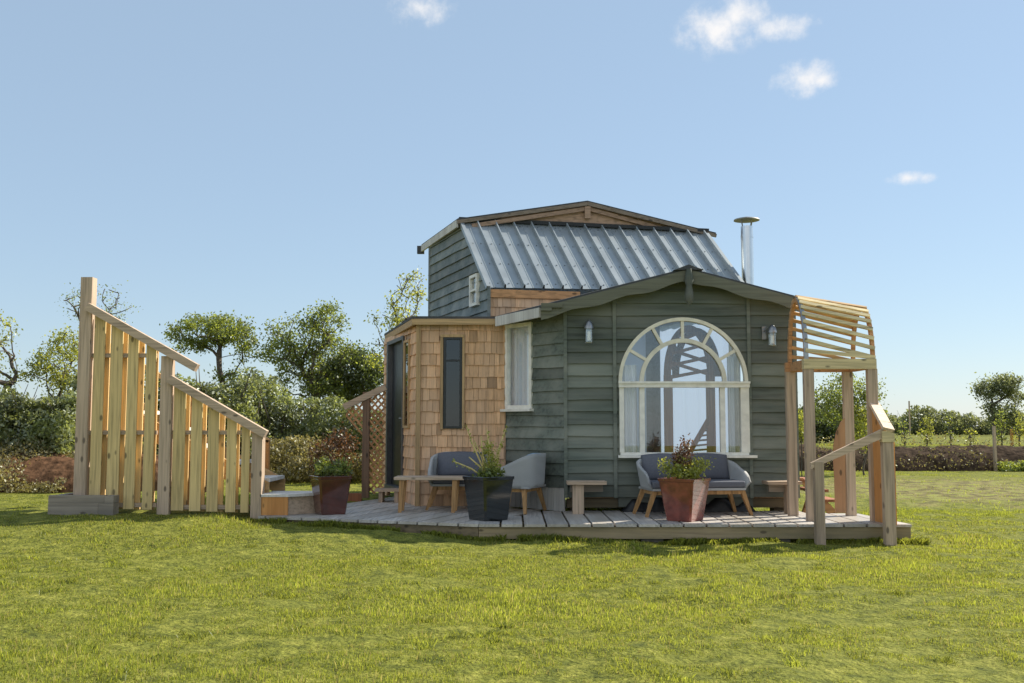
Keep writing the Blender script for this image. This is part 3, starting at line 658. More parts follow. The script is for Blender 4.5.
# pinkish wall strip under the metal eave
ud = TU.normalized(); un = V((ud.y, -ud.x))
A0 = V((BLp.x, BLp.y+.03)); 
def L2(s, off, z): return V((A0.x+ud.x*s+un.x*off, A0.y+ud.y*s+un.y*off, z))
mb = MB(); mb.prism([L2(-.01, .03, zB-.115), L2(1.2, .03, zB-.115), L2(1.2, .03, zB-.012), L2(-.01, .03, zB-.012)], (-un.x*.03, -un.y*.03, 0), 1.1); part(mb, 'eave_board', 'larch')
def shingles(mb, A, d, n, s0_, s1_, z0, z1, rh, holes=(), th=.016):
    r = 0; z = z0
    while z < z1-.01:
        zt = min(z+rh, z1); s = s0_-random.uniform(0, .08)
        while s < s1_:
            w_ = random.uniform(.05, .13); a, b = max(s, s0_), min(s+w_-.004, s1_); s += w_
            if b-a < .012: continue
            hit = False
            for (ha, hb, hz0, hz1) in holes:
                if b > ha and a < hb and zt > hz0 and z < hz1:
                    if z+rh*.5 < hz0 or z+rh*.5 > hz1: continue
                    if a < ha-.015: b = ha
                    elif b > hb+.015: a = hb
                    else: hit = True
            if hit or b-a < .012: continue
            zA, zT = z+0, zt+.02
            for (ha, hb, hz0, hz1) in holes:
                if b > ha and a < hb and zt+.02 > hz0 and z < hz1:
                    if z+rh*.5 < hz0: zT = min(zT, hz0)
                    elif z+rh*.5 > hz1: zA = max(zA, hz1+.006)
            jb = random.uniform(-.006, .006); t_ = random.uniform(.84, 1.2) if random.random() < .93 else random.uniform(.55, .75); o1 = th+random.uniform(0, .006)
            q = [loc(A, d, n, a, o1, zA+jb), loc(A, d, n, b, o1, zA+jb), loc(A, d, n, b, .001, zT), loc(A, d, n, a, .001, zT), loc(A, d, n, a, -.004, zA+jb), loc(A, d, n, b, -.004, zA+jb)]
            mb.add(q, [(0, 1, 2, 3), (4, 5, 1, 0), (0, 3, 4), (1, 5, 2)], t_)
        z += rh
mb = MB(); shingles(mb, A0, ud, un, 0, 1.0, 2.2, zB-.12, .115); mb.prism([L2(0, -.006, .4), L2(.95, -.006, .4), L2(.95, -.006, zB-.02), L2(0, -.006, zB-.02)], (-un.x*.02, -un.y*.02, 0), .8); part(mb, 'shingle_strip', 'shingle')
# left end wall (boards), clipped by the sloping metal edge
wd_ = (BKL-TBL).normalized(); wlen = (BKL-TBL).length; zE = TLp.z-.03
sT = (V((TLp.x, TLp.y))-TBL).length
def end_iv(z):   # A = back corner -> B = front corner
    if z < zB: return [(0, wlen)]
    return [(0, wlen-sT*(z-zB)/(zE-zB))]
mb = MB(); siding(mb, BKL, TBL, 2.2, zE+.03, 13, end_iv, seed=12); part(mb, 'end_wall', 'siding_grey')
en = V((-wd_.y, wd_.x)); 
if en.x > 0: en = -en
ew = -wd_
def es(px):
    return min(((abs((BKL+ew*s).x-X(px, (BKL+ew*s).y, 290)), s) for s in np.linspace(0, wlen, 500)))[1]
sa_, sb_ = es(472.5), es(480); ym = (BKL+ew*sa_).y
frame_on(BKL, ew, V((ew.y, -ew.x)), sa_, sb_, Z(307.5, ym), Z(276.5, ym), .04, .05, 'end_window', 'white', 'glass', bars=(Z(292, ym),), off=.05)
mb = MB(); mb.prism([V((TBL.x-.02, TBL.y-.02, 2.2)), V((TBL.x+.02, TBL.y-.03, 2.2)), V((TBL.x+.02, TBL.y-.03, zB)), V((TBL.x-.02, TBL.y-.02, zB))], (0, .05, 0), .9); part(mb, 'corner_board', 'siding_grey'); mb = MB(); mb.box((BKL.x-.03, BKL.y-.03, 2.2), (BKL.x+.03, BKL.y+.03, zE), 1); part(mb, 'corner_board', 'siding_grey')
# rear and right end wall of tall block, lining
def wallpoly(mb, a, b, z0, z1, th=.05, tone=1):
    d = (b-a).normalized(); n = V((d.y, -d.x)); mb.prism([(a.x, a.y, z0), (b.x, b.y, z0), (b.x, b.y, z1), (a.x, a.y, z1)], (n.x*th, n.y*th, 0), tone)
mb = MB(); wallpoly(mb, BKR, BKL, .3, zE+.02); part(mb, 'rear_wall', 'siding_grey')
mb = MB(); rd = (BKR-TBR).normalized()
o0, o1 = TBR+rd*.18, TBR+rd*2.45; wallpoly(mb, TBR, o0, .3, 2.86); wallpoly(mb, o1, BKR, .3, 2.86); wallpoly(mb, TBR, BKR, .25, .42, .051); wallpoly(mb, o0, o1, 2.70, 2.86, .052)
mb.prism([(TBR.x, TBR.y, 2.86), (BKR.x, BKR.y, 2.86), (BKR.x, BKR.y, TRp.z-.03), (TRp.x, TRp.y, TRp.z-.03)], (.05, .015, 0), 1)
part(mb, 'end_wall', 'siding_grey')
cm = MB(); n_ = 30
for k in range(n_):
    a = o0.lerp(o1, k/n_); b = o0.lerp(o1, (k+1)/n_); oa = .02*math.sin(k*1.3); ob_ = .02*math.sin((k+1)*1.3)
    cm.add([(a.x-.03+oa, a.y, .42), (b.x-.03+ob_, b.y, .42), (b.x-.03+ob_, b.y, 2.70), (a.x-.03+oa, a.y, 2.70)], [(0, 1, 2, 3)], 1, True)
part(cm, 'curtain', 'curtain')  # added blind, backlit by the sun to stand in for sky in the arched window
mb = MB(); i0 = BKL+V((.1, -.12)); i1 = BKR+V((-.12, -.12)); mb.prism([(i0.x, i0.y, .36), (i1.x, i1.y, .36), (i1.x, i1.y, 3.3), (i0.x, i0.y, 3.3)], (0, .03, 0), 1)
j0 = V((.0, 12.9)); mb.prism([(j0.x, j0.y, .36), (i0.x, i0.y, .36), (i0.x, i0.y, 3.3), (j0.x, j0.y, 2.7)], (.03, 0, 0), 1)
part(mb, 'interior_lining', 'lining')  # walls tinted pale blue to stand in for sky seen in the panes
# gable roof of the tall block
ePk = P(587.5, 200.5, 14.05); eL = P(457.5, 218.5, 13.62); eR = P(716, 232.5, 14.5)
bkv = V((-1.0, 2.75, 0)); 
# keep eave level backwards, matching the photographed left eave
eLb = P(421.5, 247, 15.6); eLb.z = eL.z; bkv = eLb-eL
rf = MB(); th = V((0, 0, -.05))
def slab(mb, a, b, c, d, th, tone=1): 
    q = [V(a), V(b), V(c), V(d)]; mb.prism(q, th, tone)
slab(rf, eL, ePk, ePk+bkv, eL+bkv, th*.5); slab(rf, ePk, eR, eR+bkv, ePk+bkv, th*.5); part(rf, 'gable_roof', 'rooffelt')
bd = MB(); fv = (eR-eL).normalized(); 
for a, b in ((eL, ePk), (ePk, eR)): bd.beam(a+V((.0, -.01, -.05)), b+V((.0, -.01, -.05)), .03, .05, tone=.85)
part(bd, 'gable_board', 'greybrown')
bd = MB(); bd.beam(eL+V((-.005, .0, -.075)), eL+bkv+V((-.005, 0, -.075)), .03, .10, tone=1.0); part(bd, 'eave_fascia', 'whitewash')
bd = MB(); q0 = eLb+V((-.005, -.02, -.10)); bd.box(q0-V((.06, .03, .05)), q0+V((.05, .05, .07)), 1); part(bd, 'gutter_end', 'rooffelt')
pd_ = MB(); pb = [TLp+V((.02, .05, 0)), TRp+V((-.02, .05, 0)), eR+V((-.05, .06, -.04)), ePk+V((0, .06, -.03)), eL+V((.05, .06, -.04))]
pd_.prism(pb, (0, .03, 0), 1.1)
a_ = TLp.lerp(TRp, .22)+V((0, .0, .05)); b_ = TLp.lerp(TRp, .82)+V((0, 0, .05)); mid = ePk+V((0, .0, -.16))
for p_, q_ in ((eL+V((.2, .02, -.10)), ePk+V((0, .02, -.115))), (ePk+V((0, .02, -.115)), eR+V((-.2, .02, -.105)))): pd_.beam(p_, q_, .04, .055, tone=.8)
pd_.beam(ePk+V((0, .0, -.09)), ePk+V((0, 0, -.26)), .08, .05, up=(0, 1, 0), tone=.9)
part(pd_, 'pediment', 'pinkwood')
# ---- front gable roof
RP = P(688, 267.5, 11.3); RL = P(541, 305, 11.3); RR = P(802, 297.5, 11.3); RLb = P(497, 318, 12.15)
RLb.z = RL.z-.03
rf = MB(); tv = V((0, 0, -.022)); 
rf.prism([RL, RP, RP+V((0, 2.2, 0)), V((RLb.x+.25, 13.5, RL.z+.02)), RLb], tv, 1)
rf.prism([RP, RR, RR+V((0, 2.2, 0)), RP+V((0, 2.2, 0))], tv, 1); part(rf, 'front_roof', 'rooffelt')
def scallop(a, b, wide, n, flip=1):
    top = [a.lerp(b, k/n) for k in range(n+1)]; L_ = (b-a).length; bot = []
    for k in range(n+1):
        u = k/n; w_ = wide*(1.0+.11*math.sin(u*L_*2*math.pi/.62+1)); 
        bot.append(top[k]+V((0, 0, -w_)))
    return top, bot
bb = MB()
for a, b in ((RL+V((0, -.02, -.024)), RP+V((0, -.02, -.024))), (RP+V((0, -.021, -.024)), RR+V((0, -.021, -.024)))):
    t_, b_ = scallop(a, b, .135, 40); bb.strip(t_, b_, (0, .03, 0), 1.0)
bb.box((RL.x, RL.y-.022, Z(311, 11.3)), (X(552, 11.3), RL.y-.05, Z(303.5, 11.3)), .97); bb.box((X(552, 11.3)+.001, RL.y-.022, Z(308, 11.3)), (X(563, 11.3), RL.y-.05, Z(303.5, 11.3)), .97)
part(bb, 'bargeboards', 'barge')
fn = MB(); c_ = RP+V((0, -.05, 0)); fn.tube([c_+V((0, 0, -.02)), c_+V((0, 0, -.16)), c_+V((0, 0, -.22)), c_+V((0, 0, -.30)), c_+V((0, 0, -.38)), c_+V((0, 0, -.44))], [.03, .055, .035, .05, .05, .012], 10, tone=.6); part(fn, 'finial', 'siding')
fn = MB(); fn.prism([RP+V((-.17, -.04, -.035)), RP+V((0, -.04, .03)), RP+V((.17, -.04, -.03)), RP+V((.0, -.04, -.03))], (0, .12, 0), 1); part(fn, 'ridge_cap', 'rooffelt')
fs_ = MB(); fs_.beam(RL+V((-.01, .0, -.085)), RLb+V((-.01, 0, -.07)), .03, .11, tone=1, h2=.12); part(fs_, 'eave_fascia', 'whitewash')
# soffit closing wall tops
mb = MB(); mb.prism([V((FA.x, FY, zl)), V((GX, FY, zpk+.02)), V((GX, FY+.3, zpk+.02)), V((PA.x, PA.y, zl-.02)), ], (0, 0, .012), .8); part(mb, 'soffit', 'siding')
# ---- flue
cx, cy = X(747.2, 13.8, 250), 13.8; fl = MB(); zt = Z(226.5, cy); fl.tube([(cx, cy, .5), (cx, cy, zt-.16), ], .083, 24); fl.tube([(cx, cy, zt-.16), (cx, cy, zt-.13)], .087, 24); fl.tube([(cx, cy, zt-.13), (cx, cy, zt)], .083, 24)
flue = part(fl, 'flue', 'flue'); cp = MB()
cp.tube([(cx, cy, zt+.085), (cx, cy, zt+.10), (cx, cy, zt+.135)], [.18, .175, .03], 24)
for k in range(4): a = k*math.pi/2+.5; cp.beam((cx+.075*math.cos(a), cy+.075*math.sin(a), zt-.02), (cx+.10*math.cos(a), cy+.10*math.sin(a), zt+.09), .015, .006)
part(cp, 'cowl', 'cowlsteel', flue)
# ---- shingled entrance cabin
CY = 12.3; CA = V((X(417.5, CY), CY)); CB = V((X(505.5, CY), CY)); cd = V((1, 0)); cn = V((0, -1)); cL = CB.x-CA.x
czt = Z(325, CY); CK = V((X(384, 14.5), 14.5))
h0, h1 = X(443, CY)-CA.x, X(462, CY)-CA.x; hz0, hz1 = Z(428.5, CY), Z(337.5, CY)
mb = MB(); shingles(mb, CA, cd, cn, .03, cL, DK, czt, .143, holes=[(h0, h1, hz0, hz1)])
def backing(mb, A, d, n, s0_, s1_, z0, z1, holes):
    xs = sorted([s0_, s1_]+[h for hh in holes for h in hh[:2]])
    for a, b in zip(xs, xs[1:]):
        mid_ = (a+b)/2; hs = [hh for hh in holes if hh[0] <= mid_ <= hh[1]]
        rg = [(z0, z1)] if not hs else [(z0, hs[0][2]), (hs[0][3], z1)]
        for za, zb in rg:
            if zb-za > .005: mb.prism([loc(A, d, n, a, -.006, za), loc(A, d, n, b, -.006, za), loc(A, d, n, b, -.006, zb), loc(A, d, n, a, -.006, zb)], (-n.x*.03, -n.y*.03, 0), .6)
backing(mb, CA, cd, cn, 0, cL, DK, czt, [(h0, h1, hz0, hz1)])
part(mb, 'shingle_wall', 'shingle')
frame_on(CA, cd, cn, h0+.004, h1-.004, hz0, hz1, .028, .06, 'narrow_window', 'blackmetal', 'glass_dark', bars=(Z(360.5, CY),), off=.034)
mb = MB(); mb.box((CA.x+h0-.035, CY-.04, hz0-.01), (CA.x+h0-.002, CY-.004, hz1+.03)); mb.box((CA.x+h1+.002, CY-.04, hz0-.01), (CA.x+h1+.03, CY-.004, hz1+.03)); mb.box((CA.x+h0-.035, CY-.045, hz1+.001), (CA.x+h1+.03, CY-.004, hz1+.035)); part(mb, 'window_trim', 'cedar')
mb = MB(); mb.box((CA.x-.02, CY-.05, DK+.002), (CA.x+.035, CY-.002, czt)); part(mb, 'corner_post', 'cedar')
ld = (CA-CK).normalized(); lL = (CA-CK).length; ln_ = V((ld.y, -ld.x))
def ls(px): return min(((abs((CK+ld*s).x-X(px, (CK+ld*s).y)), s) for s in np.linspace(0, lL, 800)))[1]
d0, d1, d2 = ls(388.5), ls(395), ls(404.5); dz0 = .34; dz1 = Z(337, 13.3)
w0, w1 = ls(405.2), ls(410.5); wz_0, wz_1 = Z(428, 12.7), Z(339, 12.7)
mb = MB(); hl = [(d0, d2, DK, dz1)]
shingles(mb, CK, ld, ln_, 0, d0, DK, czt, .143); shingles(mb, CK, ld, ln_, d2, lL-.03, DK, czt, .143, holes=[(w0, w1, wz_0, wz_1)]); shingles(mb, CK, ld, ln_, d0, d2, dz1, czt, .08)
backing(mb, CK, ld, ln_, 0, lL, DK, czt, [(d0, d2, DK+.001, dz1)]); part(mb, 'shingle_wall', 'shingle')
def lprism(mb, sa, sb, za, zb, off, depth, tone=1): mb.prism([loc(CK, ld, ln_, sa, off, za), loc(CK, ld, ln_, sb, off, za), loc(CK, ld, ln_, sb, off, zb), loc(CK, ld, ln_, sa, off, zb)], (-ln_.x*depth, -ln_.y*depth, 0), tone)
mb = MB(); lprism(mb, d0, d0+.10, dz0, dz1, .04, .12); lprism(mb, d2-.05, d2, dz0, dz1, .035, .10); lprism(mb, d0+.1, d2-.05, dz1-.05, dz1, .035, .08)
door = MB(); lprism(door, d0+.10, d2-.05, dz0, dz1-.05, -.03, .045)
lprism(mb, d0, d2, dz0-.06, dz0, .05, .12)
part(mb, 'door_frame', 'greypaint'); dr = part(door, 'door', 'charcoal')
mb = MB(); lprism(mb, d2-.30, d2-.16, Z(362, 13), Z(346, 13), -.024, .004); part(mb, 'door_pane', 'glass', dr)
mb = MB(); p_ = loc(CK, ld, ln_, d2-.12, -.02, 1.25); mb.tube([p_, p_+V((ln_.x*.05, ln_.y*.05, 0)), p_+V((ln_.x*.05-ld.x*.10, ln_.y*.05-ld.y*.10, 0))], .009, 8); part(mb, 'door_handle', 'steelgrey', dr)
mb = MB(); lprism(mb, w0, w1, wz_0, wz_0+.03, .035, .05); lprism(mb, w0, w1, wz_1-.03, wz_1, .035, .05); lprism(mb, w0, w0+.04, wz_0+.03, wz_1-.03, .035, .05); lprism(mb, w1-.04, w1, wz_0+.03, wz_1-.03, .035, .05)
sw = part(mb, 'slit_window', 'cedar'); mb = MB(); lprism(mb, w0+.04, w1-.04, wz_0+.03, wz_1-.03, .02, .005); part(mb, 'pane', 'glass_dark', sw)
# cabin roof
c0 = P(412, 318.5, 12.18); c1 = P(507, 319.5, 12.25); c2 = P(381.5, 334, 14.5); zc = c0.z
roof = MB(); pts = [V((c0.x, c0.y, zc)), V((c1.x+.0, c1.y, zc)), V((c1.x, 12.9, zc+.02)), V((-.9, 15.0, zc)), V((c2.x, c2.y+.3, c2.z+.0))]
roof.prism([pts[0], pts[1], pts[2], pts[3], pts[4]], (0, 0, .03), 1); part(roof, 'cabin_roof', 'rooffelt')
fz = MB(); fz.beam(V((c0.x, c0.y+.02, zc-.038)), V((c1.x, c0.y+.02, zc-.038)), .03, .072); fz.beam(V((c0.x+.01, c0.y+.04, zc-.042)), V((c2.x+.03, c2.y+.25, c2.z-.042)), .03, .08)
part(fz, 'roof_fascia', 'cedar_x')
# ---- door step
st = thing('door_step', D(388, 500), 'low grey plank step in front of the dark cabin door', 'step')
mb = MB(); p0 = D(374, 499); y_ = 12.85; xa, xb = X(375, y_), X(400, y_); mb.box((xa, y_, .315), (xb, y_+.32, .345)); part(mb, 'tread', 'grey_x', st)
for xx in (xa+.05, xb-.07):
    mb = MB(); mb.box((xx, y_+.03, DK), (xx+.05, y_+.28, .315)); part(mb, 'leg', 'grey_z', st)
# ================================================================== WALL LIGHTS
def wall_light(px, py0, py1, label, turn):
    xx = X(px, FY-.12); zt = Z(py0, FY-.1); zb = Z(py1, FY-.1); t = thing('wall_light', (xx, FY-.03, zb), label, 'wall light', 'lantern wall lights on the front wall')
    h = zt-zb; cy_ = FY-.13; ox = turn*.0
    m_ = MB(); m_.box((xx-.025+turn*-.07, FY-.05, zb+h*.35), (xx+.025+turn*-.07, FY-.03, zb+h*.95)); m_.tube([(xx-turn*.07, FY-.05, zb+h*.72), (xx-turn*.05, FY-.10, zb+h*.86), (xx, cy_, zb+h*.9)], .009, 8); part(m_, 'bracket', 'steelgrey', t)
    m_ = MB(); m_.tube([(xx, cy_, zb+h*.62), (xx, cy_, zb+h*.70), (xx, cy_, zb+h*.86), (xx, cy_, zb+h)], [.058, .056, .045, .012], 20); part(m_, 'cap', 'steelgrey', t)
    m_ = MB(); m_.tube([(xx, cy_, zb+.012), (xx, cy_, zb+h*.62)], .043, 20, caps=False); part(m_, 'glass', 'lampglass', t)
    m_ = MB(); m_.tube([(xx, cy_, zb), (xx, cy_, zb+.014)], [.045, .047], 20); part(m_, 'base_ring', 'steelgrey', t)
    m_ = MB(); m_.tube([(xx, cy_, zb+.03), (xx, cy_, zb+h*.5)], [.022, .018], 12); part(m_, 'bulb', 'white', t)
wall_light(589.5, 320, 343.5, 'grey metal lantern wall light on the left of the arched window', 0)
wall_light(774, 325, 346.5, 'grey metal lantern wall light on the right of the arched window', 1)
# ================================================================== ENTRANCE PORCH (slatted barrel vault)
NY, FYY = 10.36, 10.97
porch = thing('slatted_porch', (3.4, 10.66, DK), 'barrel vaulted slatted timber porch on four posts at the deck corner', 'porch')
posts = {}
for nm, px, yy, mt in (('a', 791.5, FYY, 'grey_z'), ('b', 809.8, NY, 'grey_z'), ('c', 849, FYY, 'grey_z'), ('d', 873.5, NY, 'grey_z')):
    xx = X(px, yy, 440); posts[nm] = xx; m_ = MB(); m_.box((xx-.05, yy-.035, DK), (xx+.05, yy+.035, Z(369, NY)), random.uniform(.95, 1.15)); part(m_, 'post', mt, porch)
bz0, bz1 = Z(369, NY), Z(359, NY)
m_ = MB(); m_.box((posts['b']-.055, NY-.045, bz0), (posts['d']+.04, NY+.03, bz1), 1); part(m_, 'beam', 'pale_x', porch)
m_ = MB(); m_.box((posts['a']-.05, FYY-.02, bz0-.0), (posts['c']+.05, FYY+.03, bz1-.0), 1); part(m_, 'beam', 'larch', porch)
for xx in (3.075, 3.725):
    m_ = MB(); m_.box((xx-.03, NY+.031, bz0+.002), (xx+.03, FYY-.021, bz1-.002)); part(m_, 'tie', 'larch', porch)
yc = (NY+FYY)/2; hw = (FYY-NY)/2+.02; apL = Z(297.5, yc)-bz1; apR = Z(306, yc)-bz1
def ap(a, right, grow=0): rz = (apR if right else apL)+grow; return V((3.73 if right else 3.07, yc-(hw+grow)*math.cos(a), bz1+rz*math.sin(a)))
for rt_ in (False, True):
    m_ = MB(); n = 30; a = [ap(math.pi*k/n, rt_) for k in range(n+1)]; b = [ap(math.pi*k/n, rt_, -.05) for k in range(n+1)]
    m_.strip(a, b, (-.035 if not rt_ else .035, 0, 0), 1); part(m_, 'arch', 'larch', porch)
m_ = MB(); n = 22; m_.strip([ap(math.pi*.55*k/n, False, .006)+V((.002, 0, 0)) for k in range(n+1)], [ap(math.pi*.55*k/n, False, .001)+V((.002, 0, 0)) for k in range(n+1)], (-.045, 0, 0), 1); part(m_, 'metal_strap', 'steelgrey', porch)
ns = 19
for k in range(ns):
    a1 = math.pi*(k+.8)/(ns+.4); sl_ = R(13)
    if a1 < math.pi/2: a2 = max(.02, a1-sl_*(1.15-.3*k/ns)-.02*math.sin(k))
    else: a2 = min(math.pi-.02, a1+sl_)
    pL = ap(a1, False, .012)+V((-.03, 0, 0)); pR = ap(a2, True, .012)+V((.03, 0, 0)); am_ = (a1+a2)/2
    upv = V((0, -math.cos(am_)/hw, math.sin(am_)/apL)).normalized()
    m_ = MB(); m_.beam(pL, pR, .038, .02, up=upv, tone=random.uniform(.85, 1.2)); part(m_, 'slat', 'pale_x' if a1 < 1.4 else 'pine_x', porch)
# curved side boards
m_ = MB(); yb = FYY-.03
prof = [(845.5, 513), (835.5, 513), (834.8, 480), (833.5, 460), (833.8, 445), (836.5, 432), (841, 422), (845.5, 417)]
m_.prism([P(a, b, yb) for a, b in prof], (0, .02, 0), 1.0); part(m_, 'curved_board', 'larch_z', porch)
# handrail newels at the step
rail = thing('step_handrail', (3.4, 9.9, 0), 'grey handrail with two newel posts and sloping rails below the slatted porch', 'handrail')
NW = 9.87; xr_ = X(888.3, NW, 480); xl_ = X(819.3, NW, 500)
m_ = MB(); m_.box((xr_-.052, NW-.03, -.04), (xr_+.052, NW+.045, Z(441, NW)), 1.0); part(m_, 'newel_post', 'grey_z', rail)
m_ = MB(); m_.box((xl_-.045, NW-.03, -.04), (xl_+.045, NW+.045, Z(462, NW)), .8); part(m_, 'newel_post', 'grey_z', rail)
m_ = MB(); m_.box((xr_-.06, NW-.04, Z(442, NW)), (xr_+.06, NW+.05, Z(431, NW)), 1); part(m_, 'end_block', 'pale_x', rail)
m_ = MB(); m_.prism([P(883.5, 428.5, NW-.02), P(883.5, 438, NW-.02), P(811.5, 469, NW-.02), P(811, 463, NW-.02)], (0, .045, 0), 1.15); part(m_, 'rail', 'grey_x', rail)
a = V((xr_, NW-.05, Z(431, NW)+.012)); b = V((posts['d']+.02, NY+.02, Z(403, NY)))
m_ = MB(); m_.beam(a, b, .115, .03, up=(.25, 0, 1), tone=1.5); part(m_, 'rail', 'grey_x', rail)
m_ = MB(); xo = X(874, NY)-.03
m_.prism([(xo, NY-.02, DK), (xo+.05, NW+.05, DK), (xo+.05, NW+.05, Z(441, NW)), (xo, NY-.02, Z(405, NY)-.03)], (.02, .0, 0), 1.0); part(m_, 'side_board', 'ply', rail)
# ================================================================== BACK STEPS behind the porch
bs = thing('timber_steps', D(815, 505), 'small brown timber steps leaning behind the slatted porch', 'steps')
Yb = 11.75
for dy in (0, .5):
    m_ = MB(); m_.prism([P(797, 478, Yb+dy), P(803, 478, Yb+dy), P(838, 512, Yb+dy), P(830, 516, Yb+dy)], (0, .03, 0)); part(m_, 'stringer', 'larch', bs)
for k, (px, py) in enumerate(((801, 482), (811, 492), (822, 502))):
    m_ = MB(); q = P(px, py, Yb); m_.box((q.x-.02, Yb-.02, q.z), (q.x+.20, Yb+.55, q.z+.03)); part(m_, 'tread', 'brownwood', bs)
m_ = MB(); m_.beam(P(812, 486, Yb-.04), P(803, 514, Yb-.04), .03, .06, up=(0, 1, 0)); part(m_, 'brace', 'larch', bs)
# ================================================================== BENCHES by the wall
def wall_bench(pxa, pxb, pyt, pleg, label):
    Yc = 11.28; xa, xb = X(pxa, Yc-.1), X(pxb, Yc-.1); zt = Z(pyt, Yc-.12); t = thing('wall_bench', (xa, Yc, DK), label, 'bench', 'small plank benches against the front wall')
    m_ = MB(); m_.box((xa, Yc-.14, zt-.035), (xb, Yc+.14, zt)); part(m_, 'seat', 'grey_x', t)
    m_ = MB(); m_.box((X(pleg-5.5, Yc-.1), Yc-.10, DK), (X(pleg+5.5, Yc-.1), Yc+.04, zt-.036)); part(m_, 'leg', 'grey_z', t)
    m_ = MB(); m_.box((xa+.04, Yc-.02, zt-.12), (xb-.03, Yc+.03, zt-.0365)); part(m_, 'rail', 'sleeper', t)
wall_bench(567, 606, 481.5, 578, 'small grey plank bench left of the sofa under the house wall')
wall_bench(766, 800, 481.5, 791, 'small grey plank bench beside the left porch posts')
# black sheet under house
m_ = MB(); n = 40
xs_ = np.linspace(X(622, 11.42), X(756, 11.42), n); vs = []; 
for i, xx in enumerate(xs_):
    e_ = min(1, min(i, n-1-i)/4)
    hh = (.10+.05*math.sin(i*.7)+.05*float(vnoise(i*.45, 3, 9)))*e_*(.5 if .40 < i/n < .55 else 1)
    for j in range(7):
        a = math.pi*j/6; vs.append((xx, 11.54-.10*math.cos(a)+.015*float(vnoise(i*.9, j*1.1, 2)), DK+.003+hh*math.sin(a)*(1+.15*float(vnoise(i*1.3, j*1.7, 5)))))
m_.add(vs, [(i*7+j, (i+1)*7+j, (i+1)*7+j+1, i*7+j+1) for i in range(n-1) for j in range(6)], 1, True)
o = m_.build('plastic_sheet', M['blackplastic'], origin=(2.0, 11.5, DK)); tag(o, 'crumpled black plastic sheet under the house behind the sofa', 'plastic sheet')
